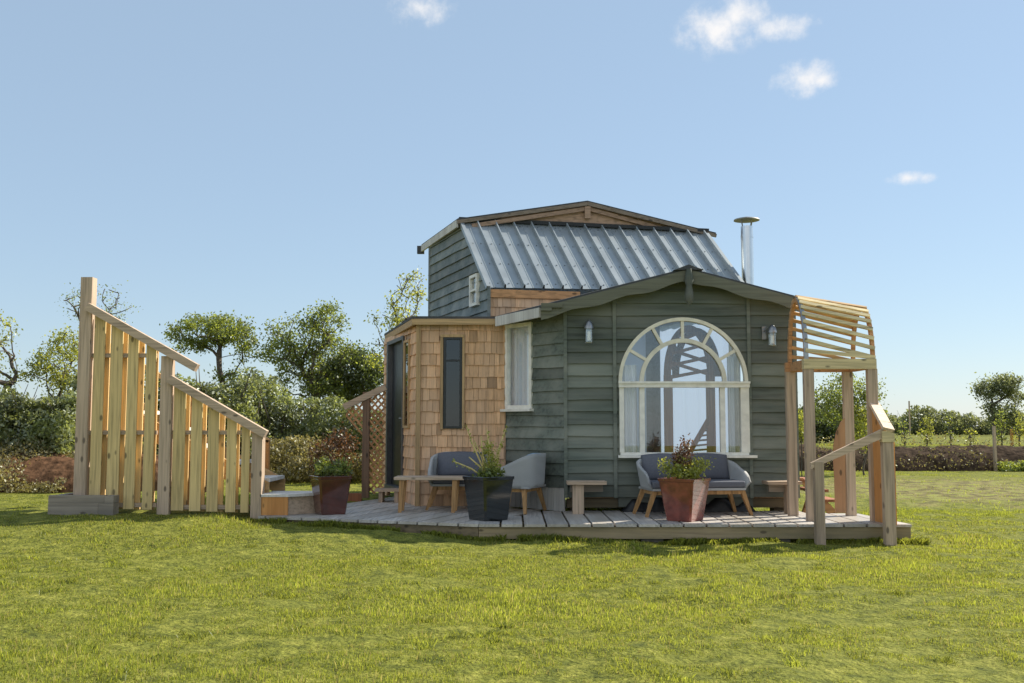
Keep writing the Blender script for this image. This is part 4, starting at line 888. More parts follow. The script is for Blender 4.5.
# ================================================================== SOFAS / CHAIRS (local: origin on floor, facing -Y)
def upholstery(loc_, W, Dp, label, cat, name, rot=0, cush='navy', nb=2, blueseat=False):
    t = thing(name, loc_, label, cat); t.rotation_euler = (0, 0, rot)
    def pt2(mb, nm, mt, **k):
        o_ = mb.build(nm, M[mt], None, **k); o_.parent = t; return o_
    def U(u):     # u 0..1 along the U from left front to right front (rounded rectangle), plus weight
        w2, d2, r = W/2, Dp/2, .17; segs = []
        L1 = Dp-r; La = r*math.pi/2; L3 = W-2*r; tot = 2*L1+2*La+L3; s = u*tot
        if s < L1: return V((-w2, -d2+s, 0)), s/L1
        s -= L1
        if s < La: a = s/r; return V((-w2+r-r*math.cos(a), d2-r+r*math.sin(a), 0)), 1
        s -= La
        if s < L3: return V((-w2+r+s, d2, 0)), 1
        s -= L3
        if s < La: a = s/r; return V((w2-r+r*math.sin(a), d2-r+r*math.cos(a), 0)), 1
        s -= La; return V((w2, d2-r-s, 0)), 1-s/L1
    m_ = MB(); n = 44; k = 8; vs = []
    for side in (0, 1):
        for i in range(n+1):
            p, wgt = U(i/n); mu = min(i/n, 1-i/n)/.40; mu = min(1, mu); ws = mu*mu*(3-2*mu); zt = .46+.20*ws; edge = min(i, n-i)
            if edge < 3: zt -= (.10, .035, .01)[edge]
            for j in range(k+1):
                q = j/k; z = .28+(zt-.28)*q; c = V((p.x, p.y, 0)); f = 1-.10*(1-q)*(1-.3*ws); thk = .035*side
                c2 = V((c.x*(f-thk/(W/2)), c.y*(f-thk/(Dp/2)), z)); vs.append(c2)
    st_ = (n+1)*(k+1); fs = []
    for i in range(n):
        for j in range(k):
            a = i*(k+1)+j; fs.append((a, a+1, a+k+2, a+k+1)); fs.append((st_+a, st_+a+k+1, st_+a+k+2, st_+a+1))
        a = i*(k+1)+k; fs.append((a, st_+a, st_+a+k+1, a+k+1)); a = i*(k+1); fs.append((a, a+k+1, st_+a+k+1, st_+a))
    for i in (0, n):
        for j in range(k): a = i*(k+1)+j; fs.append((a, a+1, st_+a+1, st_+a))
    m_.add(vs, fs, 1, True); pt2(m_, 'shell', 'weave')
    m_ = MB(); m_.box((-W/2*.9, -Dp/2*.98, .275), (W/2*.9, Dp/2*.85, .30), 1); pt2(m_, 'seat_base', 'weave')
    m_ = MB(); m_.box((-W/2+.06, -Dp/2+.005, .302), (W/2-.06, Dp/2-.10, .375), 1); pt2(m_, 'seat_cushion', cush, bevel=.02)
    bw = (W-.16)/nb
    for b in range(nb):
        m_ = MB(); x0 = -W/2+.08+b*bw; nn = 10; vs = []
        for iy in (0, 1):
            for i in range(nn+1):
                for j in range(nn+1):
                    u, v = i/nn, j/nn; bul = (math.sin(u*math.pi)*math.sin(v*math.pi))**.5
                    xx = x0+.006+(bw-.012)*u; lean = .07*v
                    yy = Dp/2-.13+lean + (-.03-.05*bul if iy == 0 else .03+.02*bul); zz = .375+(.27+.02*math.sin(u*math.pi))*v
                    vs.append((xx, min(yy, Dp/2-.04), zz))
        S = (nn+1)**2; fs = []
        for i in range(nn):
            for j in range(nn): a = i*(nn+1)+j; fs += [(a, a+nn+1, a+nn+2, a+1), (S+a, S+a+1, S+a+nn+2, S+a+nn+1)]
        for i in range(nn):
            a = i*(nn+1); fs += [(a, S+a, S+a+nn+1, a+nn+1), (a+nn, a+2*nn+1, S+a+2*nn+1, S+a+nn)]
            fs += [(i, i+1, S+i+1, S+i), (nn*(nn+1)+i, S+nn*(nn+1)+i, S+nn*(nn+1)+i+1, nn*(nn+1)+i+1)]
        m_.add(vs, fs, random.uniform(.9, 1.15), True); pt2(m_, 'back_cushion', 'blue' if blueseat and b == 0 else cush)
    m_ = MB(); m_.beam((-W/2+.08, -Dp/2+.05, .255), (W/2-.08, -Dp/2+.05, .255), .04, .045); m_.beam((-W/2+.12, Dp/2-.12, .255), (W/2-.12, Dp/2-.12, .255), .04, .04)
    for sx in (-1, 1): m_.beam((sx*(W/2-.10), -Dp/2+.03, .255), (sx*(W/2-.10), Dp/2-.12, .255), .04, .04)
    pt2(m_, 'frame', 'teak')
    for sx in (-1, 1):
        for yy, oy in ((-Dp/2+.05, -.02), (Dp/2-.12, .05)):
            m_ = MB(); m_.beam((sx*(W/2-.09), yy, .275), (sx*(W/2+.01), yy+oy, 0), .05, .05, up=(0, 1, 0), w2=.03, h2=.03); pt2(m_, 'leg', 'teak')
    return t
M['teak'] = wood('light teak legs', (.45, .25, .10), 'Z', knots=False)
upholstery(V((X(691.5, 11.05), 11.13, DK)), 1.17, .56, 'two seat grey woven sofa with slate blue cushions under the arched window', 'sofa', 'garden_sofa', rot=R(10))
upholstery(V((X(461, 11.95), 11.92, DK)), .74, .56, 'woven armchair with slate blue cushions against the shingled wall', 'armchair', 'garden_armchair', nb=1)
upholstery(V((X(519, 11.55)-.02, 11.50, DK)), .62, .58, 'light grey woven armchair turned away, right of the black pot', 'armchair', 'garden_armchair', rot=R(-112), nb=1, blueseat=True)
# coffee table
tb = thing('coffee_table', V((X(430, 11.5), 11.5, DK)), 'low garden table with grey top and teak legs before the armchair', 'table')
zt = Z(476.5, 11.45); m_ = MB(); m_.box((X(395, 11.4), 11.32, zt-.035), (X(467, 11.4), 11.68, zt)); part(m_, 'tabletop', 'greytop' if 'greytop' in M else 'grey_x', tb, bevel=.006)
for px, yy in ((400.5, 11.37), (453.5, 11.36), (403, 11.62), (456, 11.62)):
    m_ = MB(); xx = X(px, yy, 490); m_.beam((xx+.015, yy, zt-.035), (xx-.005, yy-.01, DK), .055, .045, up=(0, 1, 0), w2=.038, h2=.035); part(m_, 'leg', 'teak', tb)
# ================================================================== POTS AND PLANTS
def pot(px, pyt, pyb, wt, wb, rot, mt, label, Yc):
    zt, zb = Z(pyt, Yc), DK+.001; c = V((X(px, Yc, 500), Yc, zb)); h = zt-zb; t = thing('plant_pot', c, label, 'plant pot', 'tall square glazed pots on the deck')
    def sq(half, z, rr=.12):
        out = []
        for q in range(4):
            for a in (-.5, .5):
                ang = rot+q*math.pi/2; d = V((math.cos(ang), math.sin(ang), 0)); e_ = V((-d.y, d.x, 0)); out.append(c+d*half*(1-rr*.0)+e_*(a*2*half*(1-rr))+V((0, 0, z)))
        return out
    st_ = wt/2/math.sqrt(2)*1.05; sb = wb/2/math.sqrt(2)*1.05
    m_ = MB(); lv = [(sb*.98, 0), (sb, .01), (st_*.985, h-.035), (st_*1.02, h-.03), (st_*1.04, h-.004), (st_*1.02, h), (st_*.90, h), (st_*.88, h-.05)]
    rings = [sq(a, z) for a, z in lv]; vs = [p for r in rings for p in r]; fs = []
    for i in range(len(rings)-1):
        for k in range(8): fs.append((i*8+k, i*8+(k+1) % 8, (i+1)*8+(k+1) % 8, (i+1)*8+k))
    fs.append(tuple(range(8))); m_.add(vs, fs, 1); part(m_, 'vessel', mt, t)
    m_ = MB(); r0 = sq(st_*.885, h-.04); m_.add(r0, [tuple(range(8))], 1); m_.add([p-V((0, 0, .03)) for p in r0], [tuple(reversed(range(8)))], 1); part(m_, 'soil', 'soil', t)
    return c+V((0, 0, h-.04)), st_
c1_, s1_ = pot(684.5, 478, 521, .545, .385, R(52), 'terracotta', 'square red brown glazed pot in front of the garden sofa', 10.42)
c2_, s2_ = pot(488.5, 476, 520, .535, .41, R(38), 'blackpot', 'square black glazed pot with a twiggy yellow green shrub', 10.52)
c3_, s3_ = pot(330.5, 475.5, 516, .50, .37, R(27), 'maroon', 'square maroon glazed pot at the left end of the deck', 11.2)
def plant(name, label, base, blobs, nodes, n1, ls, mt, rmin=.003, rt=.012, sig=.03, extra=None):
    t = thing(name, base, label, 'potted plant'); nd = blob_pts(blobs, nodes, .1)
    mb, _ = skeleton(nd, [tuple(base), tuple(base+V((0, 0, .03)))], rmin, rt); part(mb, 'stems', 'twig', t)
    k = n1//nodes; cen = np.repeat(nd, k, axis=0)+rng.normal(size=(nodes*k, 3))*sig
    v, tn = leaf_quads(cen, ls, np.repeat(rng.uniform(.6, 1.4, nodes), k)*rng.uniform(.7, 1.3, nodes*k)); npmesh('leaves', v, 4, tn, M[mt], t, origin=tuple(base))
    if extra:
        bl, nn, m2_, s2, sg = extra; nd = blob_pts(bl, nn, .1); cen = np.repeat(nd, 30, axis=0)+rng.normal(size=(nn*30, 3))*sg
        v, tn = leaf_quads(cen, s2, rng.uniform(.6, 1.4, nn*30)); npmesh('lower_leaves', v, 4, tn, M[m2_], t, origin=tuple(base))
    return t
def B(px, py, Y, rx, ry, rz): q = P(px, py, Y); return (q.x, q.y, q.z, rx, ry, rz)
plant('potted_shrub', 'bronze leaved upright shrub with yellow green lower leaves in the red pot', c1_, [B(685, 462, 10.4, .10, .09, .14), B(686, 447, 10.4, .05, .05, .11), B(678, 458, 10.4, .06, .06, .10)], 60, 1000, .028, 'leaf_brown', extra=([B(684, 472, 10.35, .20, .17, .06), B(697, 466, 10.35, .08, .06, .09), B(668, 467, 10.35, .07, .06, .09), B(706, 468, 10.3, .07, .06, .06), B(684, 464, 10.3, .1, .06, .08)], 70, 'leaf_bright', .03, .03))
tw = plant('potted_shrub', 'twiggy yellow green shrub with bare stems in the black pot', c2_, [B(490, 465, 10.5, .13, .12, .10), B(488, 452, 10.5, .06, .06, .10)], 46, 800, .028, 'leaf_bright', extra=([B(489, 475, 10.45, .16, .14, .05)], 20, 'leaf_mid', .04, .03))
m_ = MB()
for (ax, ay) in ((466, 426), (474, 440), (453, 461), (487, 430), (506, 428), (502, 443), (469, 457), (481, 436)):
    q = P(ax, ay, 10.5+random.uniform(-.08, .08)); mid_ = c2_.lerp(q, .5)+V((random.gauss(0, .015), 0, .02)); m_.tube([c2_+V((random.gauss(0, .02), random.gauss(0, .02), 0)), mid_, q], [.011, .009, .006], 5)
part(m_, 'bare_stems', 'twig', tw)
cc = [V(c2_).lerp(P(ax, ay, 10.5), f) for (ax, ay) in ((466, 426), (453, 461), (506, 428), (487, 430), (502, 443)) for f in (.55, .65, .75, .85, .95, 1.0)]
cen = np.repeat(np.array([tuple(c) for c in cc]), 5, axis=0)+rng.normal(size=(len(cc)*5, 3))*.013; v, tn = leaf_quads(cen, .026, rng.uniform(.7, 1.5, len(cen))); npmesh('stem_leaves', v, 4, tn, M['leaf_bright'], tw, origin=tuple(c2_))
plant('potted_herb', 'low green leafy plant spilling over the maroon pot rim', c3_, [B(331, 470, 11.2, .20, .17, .05), B(322, 466, 11.2, .08, .08, .07), B(342, 467, 11.2, .08, .08, .06)], 50, 1500, .035, 'leaf_mid')
# ================================================================== LEFT: fence, stairs, planter, lattice
FN = 11.05
fence = thing('slatted_fence', (X(165, FN), FN, .19), 'tall stepped slatted timber fence sloping down to the deck', 'fence')
def fx(px, py=440, yy=FN): return X(px, yy, py)
def fpost(pa, pb, ptop, yy, tone, dpt=.09):
    x0, x1 = X(pa, yy, 500), X(pb, yy, 500); m_ = MB(); m_.box((x0, yy, gz(x0, yy)-.06), (x1, yy+dpt, Z(ptop, yy)), tone); return part(m_, 'post', 'grey_z', fence)
Yf = FN-.03
fpost(72.8, 84.5, 277, Yf, 1.05, .13); fpost(157, 168.5, 356, Yf, 1.05); fpost(250.5, 261, 433, Yf, .95, .14)
def topz(px):   # underside of rails
    return None
def railz(px, s): 
    if s == 1: return 302 + (px-87)*(363.5-302)/(196-87)
    return 375 + (px-170)*(430-375)/(265.5-170)
for s, (pa, pb) in ((1, (88, 197)), (2, (169.5, 266))):
    a = P(pa, railz(pa, s)+4, FN-.04); b = P(pb, railz(pb, s)+4, FN-.04); m_ = MB(); m_.beam(a, b, .10, .085, tone=1.0); part(m_, 'top_rail', 'grey_x', fence)
fr = [(91, 102, 1), (108, 120, 1), (125.5, 136, 1), (144, 154, 1), (173, 185, 2), (191, 202, 2), (208, 219, 2), (227, 236.7, 2), (242, 250, 2)]
bk = [(84.5, 91.5, 1), (100, 108.5, 1), (118, 126.5, 1), (136, 143.5, 1), (152, 157.5, 1), (169, 174, 2), (184, 190.5, 2), (201.5, 207.5, 2), (218, 226, 2), (236, 241, 2)]
bot = {1: 507, 2: 511}
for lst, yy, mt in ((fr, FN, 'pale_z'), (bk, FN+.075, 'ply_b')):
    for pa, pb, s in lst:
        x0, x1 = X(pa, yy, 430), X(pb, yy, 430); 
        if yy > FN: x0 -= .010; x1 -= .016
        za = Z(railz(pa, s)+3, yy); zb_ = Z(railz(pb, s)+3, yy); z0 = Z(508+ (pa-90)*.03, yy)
        m_ = MB(); m_.prism([(x0, yy, z0), (x1, yy, z0), (x1, yy, zb_), (x0, yy, za)], (0, .02, 0), random.uniform(.88, 1.12)); part(m_, 'slat', 'pine_gap_lit' if yy > FN else 'pale_z', fence)
for (pa, pb, py) in ((85, 157, 355.5), (85, 157, 432.5), (169, 250, 432.5), (85, 157, 505), (169, 250, 507)):
    m_ = MB(); m_.beam(P(pa, py, FN+.048), P(pb, py, FN+.048), .05, .045, tone=.85); part(m_, 'cross_rail', 'grey_x', fence)
# stairs behind the fence
stairs = thing('timber_stairs', (-2.7, 11.6, .18), 'timber stairs rising to the left behind the slatted fence', 'stairs')
sx = X(263, 11.3); 
for k in range(6):
    m_ = MB(); x1 = -2.74-.36*k; zt_ = .565+.19*k; m_.box((x1-.38, 11.32, zt_-.04), (x1+.02, 12.05, zt_), 1.2); part(m_, 'tread', 'whitewash', stairs)  # treads whitened: sunlight on the wood put into their colour
for yy in (11.28, 12.06):
    m_ = MB(); m_.prism([(-2.72, yy, .30), (-2.72, yy, .52), (-4.9, yy, 1.67), (-4.9, yy, 1.42)], (0, .035, 0)); part(m_, 'stringer', 'pine_x', stairs)
for xx, z1_ in ((-2.80, .52), (-4.85, 1.45)):
    for yy in (11.25, 12.10):
        m_ = MB(); m_.box((xx-.04, yy, .15), (xx+.04, yy+.03, z1_)); part(m_, 'leg', 'pine_z', stairs)
for xx, z0_, z1_ in ((X(267.5, 12.2), .5, Z(440, 12.2)), (-3.9, .9, 1.6), (-4.9, 1.4, 2.15)):
    m_ = MB(); m_.box((xx-.035, 12.13, .18), (xx+.035, 12.2, z1_)); part(m_, 'rear_post', 'ply', stairs)
m_ = MB(); m_.beam((X(267, 12.2)+.04, 12.16, Z(441, 12.2)), (-4.95, 12.16, 2.15), .06, .05); part(m_, 'rear_rail', 'pine_x', stairs)
stp = thing('step_box', (X(275, 11.05), 11.1, DK), 'wooden box step with orange front at the foot of the stairs', 'step')
xa, xb = X(262.5, 11.02), X(289, 11.02); zt_ = Z(497, 11.02)
m_ = MB(); m_.box((xa, 11.03, DK+.001), (xb, 11.055, zt_-.001)); part(m_, 'front_board', 'ply', stp)
m_ = MB(); m_.prism([(xb-.02, 11.057, DK+.001), (xb+.27, 11.30, DK+.001), (xb+.27, 11.30, zt_), (xb-.02, 11.057, zt_)], (0, .03, 0)); part(m_, 'side_board', 'grey_x', stp)
m_ = MB(); m_.prism([(xa-.01, 11.02, zt_), (xb+.01, 11.02, zt_), (xb+.30, 11.28, zt_), (xb+.2, 11.62, zt_), (xa-.01, 11.62, zt_)], (0, 0, .028), 1.2); part(m_, 'tread', 'whitewash', stp)  # top tread whitened too, sunlit look painted into the board
# sleeper planter
pl = thing('sleeper_planter', (X(80, 10.85), 10.95, .18), 'low weathered sleeper box at the foot of the tall fence', 'planter')
xa, xb = X(48, 10.85, 505), X(113.5, 10.85, 505); zt_, zb_ = Z(495.5, 10.85), .14; zm = Z(503, 10.85)
m_ = MB(); m_.box((xa, 10.85, zb_), (X(98, 10.85, 505), 10.93, zm-.003), 1.15); m_.box((xa, 10.852, zm), (X(104, 10.85, 505), 10.93, zt_), .95); part(m_, 'front_sleeper', 'sleeper', pl)
m_ = MB(); m_.box((X(98.4, 10.85, 505), 10.845, zb_), (xb, 11.0, zm-.003), 1.0); m_.box((X(104.4, 10.85, 505), 10.845, zm), (xb, 11.0, zt_-.004), 1.1); part(m_, 'end_sleeper', 'sleeper', pl)
m_ = MB(); m_.box((xa, 10.932, zb_), (xa+.09, 11.4, zt_-.006), 1); part(m_, 'side_sleeper', 'sleeper', pl)
# lattice panel
lat = thing('lattice_panel', (X(365, 13.7), 13.7, DK), 'brown diagonal lattice panel with sloping rail left of the cabin', 'lattice')
LY = 13.7; m_ = MB(); m_.box((X(362.5, LY, 450), LY-.04, DK), (X(369.5, LY, 450), LY+.04, Z(392, LY))); part(m_, 'post', 'brownpost', lat) if 'brownpost' in M else part(m_, 'post', 'bpost', lat) if 'bpost' in M else part(m_, 'post', wood('reddish brown post', (.22, .135, .085), 'Z'), lat)
m_ = MB(); m_.beam(P(344, 407, LY-.02), P(386, 387, LY-.02), .07, .085); part(m_, 'rail', 'grey_x', lat)
lm = MB(); xa, xb = X(346, LY), X(385, LY); z0_ = DK+.05
def ltop(x): 
    u = (x-xa)/(xb-xa); return Z(408, LY)+(Z(388, LY)-Z(408, LY))*u-.03
def lbot(x): return Z(418, LY)-(x-xa)*.55 if x < X(362, LY) else z0_
for sgn in (1, -1):
    for k in range(-30, 40):
        c_ = k*.10; pts_ = []
        for t_ in np.linspace(0, 1, 60):
            x = xa+(xb-xa)*t_; z = .2+c_+sgn*(x-xa)*1.15
            if lbot(x) <= z <= ltop(x): pts_.append((x, z))
        if len(pts_) > 2: (x0, zz0), (x1, zz1) = pts_[0], pts_[-1]; lm.beam((x0, LY+.012*sgn, zz0), (x1, LY+.012*sgn, zz1), .018, .026, up=(0, 0, 1), tone=random.uniform(.8, 1.2))
part(lm, 'lattice', 'larch', lat)
kb = MB(); kb.box((X(330, LY), LY+.02, .12), (X(362, LY), LY+.08, DK+.06)); o = part(kb, 'kerb_board', 'brownwood', lat)
# ================================================================== VEGETATION
def g0(px, Y): x_ = X(px, Y); return V((x_, Y, gz(x_, Y)-.03))
tree('hawthorn_tree', 'flat topped windswept hawthorn standing alone above the mid hedge', 'tree', g0(225, 20), [B(205, 332, 20, .75, .6, .28), B(228, 326, 20, .45, .5, .24), B(238, 343, 20, .42, .5, .22), B(190, 345, 20, .42, .4, .16), B(250, 358, 20, .25, .3, .12), B(224, 374, 20, .3, .3, .2)], 150, 8500, .06, .085, rt=.08, bare=.15, chain=[g0(225, 20), P(225, 400, 20), P(222, 380, 20), P(219, 358, 20)], group='trees behind the hedge')
tree('hawthorn_tree', 'broad many branched hawthorn right of the flat topped one', 'tree', g0(318, 20.5), [B(300, 335, 20.5, .75, .6, .45), B(325, 322, 20.5, .38, .4, .36), B(285, 355, 20.5, .5, .5, .35), B(330, 355, 20.5, .55, .5, .4), B(305, 385, 20.5, .8, .5, .35)], 220, 11500, .06, .10, rt=.13, chain=[g0(318, 20.5), P(316, 400, 20.5), P(312, 380, 20.5)], group='trees behind the hedge', bare=.15)
tree('dark_bush', 'dense dark evergreen bush behind the lattice panel', 'bush', g0(350, 21), [B(348, 372, 21, .65, .5, .5), B(368, 376, 21, .45, .5, .45), B(333, 385, 21, .5, .5, .4)], 80, 16000, .06, .15, mat='leaf_dark', rt=.08)
tree('young_tree', 'thin young tree with sparse leaves beside the cabin roof', 'tree', g0(398, 17), [B(405, 300, 17, .28, .3, .55), B(388, 325, 17, .30, .3, .38), B(418, 290, 17, .18, .2, .35), B(380, 355, 17, .25, .3, .4)], 80, 2600, .05, .07, mat='leaf_bright', rt=.05, chain=[g0(398, 17), P(398, 380, 17), P(400, 345, 17)], bare=.3)
tree('edge_tree', 'half bare tree at the left edge above the hedge', 'tree', g0(-8, 17), [B(-10, 345, 17, .45, .4, .5), B(4, 368, 17, .30, .3, .3), B(-30, 330, 17, .6, .4, .5)], 90, 3200, .05, .09, mat='leaf_bright', rt=.08, bare=.5)
tree('young_tree', 'light green bushy young tree left of the tall fence post', 'tree', g0(58, 17.5), [B(58, 362, 17.5, .42, .4, .42), B(48, 378, 17.5, .40, .4, .3), B(66, 345, 17.5, .25, .3, .3), B(75, 385, 17.5, .4, .3, .4), B(110, 395, 17.5, .5, .3, .3)], 120, 6000, .05, .09, mat='leaf_bright', rt=.06, bare=.1)
tree('bare_tree', 'nearly bare twiggy tree rising behind the tall fence', 'tree', g0(100, 22), [B(98, 305, 22, .75, .5, .4), B(105, 335, 22, .6, .5, .5), B(80, 300, 22, .35, .4, .2)], 130, 2500, .045, .12, mat='leaf_mid', rt=.08, bare=.4, rmin=.010)
hedge('evergreen_hedge', 'grey green leafy hedge on the bank left of the fence', 'hedge', [(X(-30, 16.1), 16.1), (X(82, 16.1), 16.1)], .55, lambda s: 1.12+0*s, 26000, .07, 'leaf_hedge', seed=2, base_z=.62)
hedge('evergreen_hedge', 'leafy hedge seen through the gaps of the slatted fence', 'hedge', [(X(70, 17.2), 17.2), (X(262, 18.8), 18.8)], .6, lambda s: 1.5+0*s, 26000, .075, 'leaf_hedge', seed=4)
hedge('evergreen_hedge', 'grey green leafy hedge between the fence and the cabin', 'hedge', [(X(238, 19.3), 19.3), (X(400, 19.3), 19.3)], .7, lambda s: 1.42+.1*np.sin(s*2), 42000, .07, 'leaf_hedge', seed=6)
hedge('scrub', 'low dry yellowish scrub at the foot of the hedge', 'scrub', [(X(262, 17.6), 17.6), (X(390, 17.6), 17.6)], .7, lambda s: .62+.15*np.sin(s*3), 15000, .06, 'scrub', seed=8)
tree('brown_shrub', 'russet twiggy shrub behind the maroon pot', 'shrub', g0(334, 16.6), [B(334, 452, 16.6, .35, .3, .30), B(345, 440, 16.6, .2, .2, .22)], 60, 2200, .045, .09, mat='leaf_brown', rt=.03)
hedge('scrub', 'brown green weeds growing over the left earth bank', 'scrub', [(X(-20, 15.2), 15.15), (X(78, 15.2), 15.15)], -.55 if False else .75, lambda s: .34+.16*np.sin(s*4), 9000, .045, 'scrub', seed=14, stems=False)
# right side
hedge('scrub', 'dry brown weeds growing over the dark bank', 'scrub', [(X(800, 26.3), 26.3), (X(1060, 26.3), 26.3)], .75, lambda s: .52+.1*np.sin(s*2), 3800, .06, 'scrub', seed=44, lump=.3)
tree('field_tree', 'round crowned tree at the far end of the right hedge', 'tree', g0(995, 56), [B(990, 388, 56, .7, .7, .5), B(1005, 384, 56, .7, .8, .5), B(982, 396, 56, .4, .5, .25), B(1014, 398, 56, .7, .8, .45), B(998, 412, 56, .7, .6, .5), B(1012, 420, 56, .8, .6, .5)], 130, 5200, .15, .22, mat='leaf_far', rt=.13, rmin=.02, chain=[g0(995, 56), P(994, 425, 56), P(993, 404, 56)])
hedge('far_hedge', 'long dark hedge across the far side of the field', 'hedge', [(X(780, 62), 62), (X(1080, 62), 62)], 1.3, lambda s: 1.35+.25*np.sin(s*.9)+.2*np.sin(s*2.3+1), 26000, .18, 'leaf_far', base_z=.6, seed=20, lump=.5)
for k, (px, top_, wd2) in enumerate(((893, 404, .5), (912, 400, .35), (948, 402, .8), (969, 408, .5), (1018, 408, .9))):
    pass
lab = ['sapling nearest the porch on the dark bank', 'leafy sapling second from the porch on the bank', 'thin sapling in the middle of the bank', 'small sapling left of the grey fence post', 'leafy sapling right of the grey fence post', 'taller sapling at the right edge beside the brown stake']
for k, (px, pt_) in enumerate(((904, 424), (926, 420), (950, 416), (969.5, 428), (1001, 412), (1019, 414))):
    Yk = 27.6; h_ = 447-pt_; tree('sapling', lab[k], 'sapling', g0(px, Yk), [B(px, pt_+h_*.35, Yk, .13+.09*(k % 2), .14, h_*.012), B(px+1, pt_+h_*.55, Yk, .15, .15, h_*.012)], 24, 170+330*(k in (1, 4, 5)), .055, .06, mat='leaf_bright' if k % 2 else 'leaf_mid', rt=.03, rmin=.010, group='saplings on the bank')
def stake(px, pt_, pb_, Y, wpx, mt, label):
    x_ = X(px, Y); m_ = MB(); m_.box((x_-wpx*Y/2000, Y-.04, Z(pb_, Y)-.1), (x_+wpx*Y/2000, Y+.04, Z(pt_, Y)), 1); o = m_.build('fence_post', M[mt], origin=(x_, Y, Z(pb_, Y))); tag(o, label, 'post')
stake(994, 426, 470, 25.7, 2.4, 'grey_z', 'grey square post in front of the dark bank')
stake(1011.5, 429, 452, 27.8, 2.0, 'ply', 'short brown stake between saplings at the right edge')
stake(910, 401, 434, 55, 1.0, 'grey_z', 'thin distant pole standing in front of the far hedge')
tree('field_shrub', 'leafy tree seen between the porch posts', 'tree', g0(838, 24), [B(828, 405, 24, .5, .5, .45), B(845, 393, 24, .5, .5, .5), B(858, 410, 24, .5, .5, .5), B(866, 385, 24, .25, .3, .25)], 100, 6500, .06, .14, mat='leaf_mid', rt=.06, bare=.15)
hedge('far_hedge', 'dark bushes between the porch posts below the leafy tree', 'hedge', [(X(790, 33), 33), (X(885, 33), 33)], .8, lambda s: 1.15+.2*np.sin(s*2), 9000, .11, 'leaf_dark', base_z=.6, seed=26)
tree('field_shrub', 'bright yellow green shrub right of the far porch post', 'shrub', g0(863, 23.5), [B(862, 418, 23.5, .28, .3, .35), B(866, 440, 23.5, .2, .3, .3)], 50, 2600, .05, .09, mat='leaf_bright', rt=.03)
tree('field_shrub', 'low yellow green shrub between the left porch posts', 'shrub', g0(801, 23), [B(800, 425, 23, .13, .3, .35)], 30, 1300, .05, .08, mat='leaf_bright', rt=.02)
hedge('ground_ivy', 'low green creeper at the foot of the bank by the grey post', 'creeper', [(X(998, 25.6), 25.6), (X(1060, 25.6), 25.6)], .3, lambda s: .26+0*s, 2600, .07, 'leaf_mid', seed=30, stems=False)
# ================================================================== LIGHT, SKY, CAMERA
SUN = V((3.1, 1.6, 2.9)).normalized(); el = math.asin(SUN.z); az = math.atan2(SUN.x, SUN.y)
w_ = bpy.data.worlds.new("World"); SC.world = w_; w_.use_nodes = True; nt = w_.node_tree; nt.nodes.clear()
out = nt.nodes.new('ShaderNodeOutputWorld'); bg = nt.nodes.new('ShaderNodeBackground'); bg.inputs[1].default_value = .15
sky = nt.nodes.new('ShaderNodeTexSky'); sky.sky_type = 'NISHITA'; sky.sun_disc = False; sky.sun_elevation = el; sky.sun_rotation = az; sky.air_density = 1.0; sky.dust_density = .25; sky.ozone_density = 2.2
tc = nt.nodes.new('ShaderNodeTexCoord'); nz = nt.nodes.new('ShaderNodeTexNoise'); nz.inputs['Scale'].default_value = 42; nz.inputs['Detail'].default_value = 9; nz.inputs['Roughness'].default_value = .62; nt.links.new(tc.outputs['Generated'], nz.inputs['Vector'])
prev = None
BACK = [((-.55, -1, .42), 620, 300), ((.15, -1, .30), 560, 210), ((.75, -1, .55), 520, 260), ((-1.1, -.4, .5), 420, 240), ((-.2, -.6, .8), 420, 300)]  # unseen bright clouds added behind the camera to light the shaded facade
for (px, py, rx, rz) in [(b_, None, r1, r2) for b_, r1, r2 in BACK]+list(((420, 8, 46, 24), (718, 28, 54, 34), (738, 14, 40, 30), (782, 28, 44, 17), (803, 78, 42, 24), (823, 80, 22, 15), (911, 178, 30, 9))):
    d = V(px).normalized() if py is None else ray(px, py).normalized(); sb = nt.nodes.new('ShaderNodeVectorMath'); sb.operation = 'SUBTRACT'; nt.links.new(tc.outputs['Generated'], sb.inputs[0]); sb.inputs[1].default_value = d
    ml = nt.nodes.new('ShaderNodeVectorMath'); ml.operation = 'MULTIPLY'; nt.links.new(sb.outputs[0], ml.inputs[0]); ml.inputs[1].default_value = (1100/rx, 1100/rx, 1100/rz)
    le = nt.nodes.new('ShaderNodeVectorMath'); le.operation = 'LENGTH'; nt.links.new(ml.outputs[0], le.inputs[0])
    iv = nt.nodes.new('ShaderNodeMath'); iv.operation = 'SUBTRACT'; iv.inputs[0].default_value = 1; nt.links.new(le.outputs['Value'], iv.inputs[1])
    if prev is None: prev = iv.outputs[0]
    else:
        mx = nt.nodes.new('ShaderNodeMath'); mx.operation = 'MAXIMUM'; nt.links.new(prev, mx.inputs[0]); nt.links.new(iv.outputs[0], mx.inputs[1]); prev = mx.outputs[0]
ns_ = nt.nodes.new('ShaderNodeMath'); ns_.operation = 'MULTIPLY_ADD'; nt.links.new(nz.outputs[0], ns_.inputs[0]); ns_.inputs[1].default_value = 2.1; ns_.inputs[2].default_value = -1.15
ad = nt.nodes.new('ShaderNodeMath'); ad.operation = 'ADD'; nt.links.new(prev, ad.inputs[0]); nt.links.new(ns_.outputs[0], ad.inputs[1])
mr = nt.nodes.new('ShaderNodeMapRange'); mr.interpolation_type = 'SMOOTHSTEP'; nt.links.new(ad.outputs[0], mr.inputs[0]); mr.inputs[1].default_value = -.05; mr.inputs[2].default_value = 1.25
gt = nt.nodes.new('ShaderNodeMath'); gt.operation = 'GREATER_THAN'; nt.links.new(prev, gt.inputs[0]); gt.inputs[1].default_value = 0
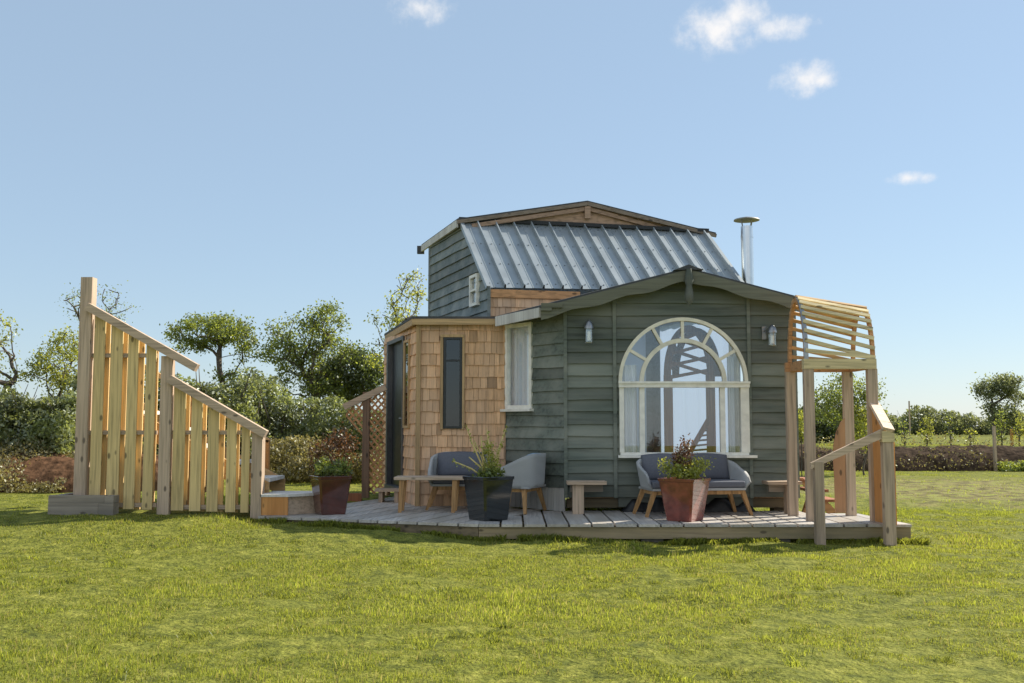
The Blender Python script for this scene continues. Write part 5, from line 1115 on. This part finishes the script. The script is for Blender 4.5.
m3 = nt.nodes.new('ShaderNodeMath'); m3.operation = 'MULTIPLY'; nt.links.new(mr.outputs[0], m3.inputs[0])
pe = nt.nodes.new('ShaderNodeMapRange'); nt.links.new(prev, pe.inputs[0]); pe.inputs[1].default_value = 0; pe.inputs[2].default_value = .25; nt.links.new(pe.outputs[0], m3.inputs[1])
mixc = nt.nodes.new('ShaderNodeMix'); mixc.data_type = 'RGBA'; nt.links.new(m3.outputs[0], mixc.inputs[0]); air = nt.nodes.new('ShaderNodeMix'); air.data_type = 'RGBA'; air.inputs[0].default_value = .84; nt.links.new(sky.outputs[0], air.inputs[6]); air.inputs[7].default_value = (.93, 1.22, 1.52, 1)
nt.links.new(air.outputs[2], mixc.inputs[6]); 
sx_ = nt.nodes.new('ShaderNodeSeparateXYZ'); nt.links.new(tc.outputs['Generated'], sx_.inputs[0]); lt = nt.nodes.new('ShaderNodeMath'); lt.operation = 'LESS_THAN'; nt.links.new(sx_.outputs[1], lt.inputs[0]); lt.inputs[1].default_value = 0
cc_ = nt.nodes.new('ShaderNodeMix'); cc_.data_type = 'RGBA'; nt.links.new(lt.outputs[0], cc_.inputs[0]); cc_.inputs[6].default_value = (2.65, 2.62, 2.62, 1); cc_.inputs[7].default_value = (5.1, 4.75, 4.35, 1); nt.links.new(cc_.outputs[2], mixc.inputs[7])
nt.links.new(mixc.outputs[2], bg.inputs[0]); nt.links.new(bg.outputs[0], out.inputs[0])
ld_ = bpy.data.lights.new('sun', 'SUN'); ld_.energy = 3.2; ld_.angle = R(.5); ld_.color = (1, .93, .80)
lo = bpy.data.objects.new('sun', ld_); COL.objects.link(lo); lo.rotation_euler = SUN.to_track_quat('Z', 'Y').to_euler(); lo.location = (8, 5, 12)
cam = bpy.data.cameras.new('camera'); co = bpy.data.objects.new('camera', cam); COL.objects.link(co); co.location = (0, 0, CH); co.rotation_euler = (math.pi/2+PITCH, 0, 0)
cam.sensor_width = 36; cam.lens = 36*F/1024; cam.clip_end = 5000; SC.camera = co
SC.view_settings.view_transform = 'Standard'; SC.view_settings.look = 'None'; SC.view_settings.exposure = 1.3; SC.view_settings.gamma = 1
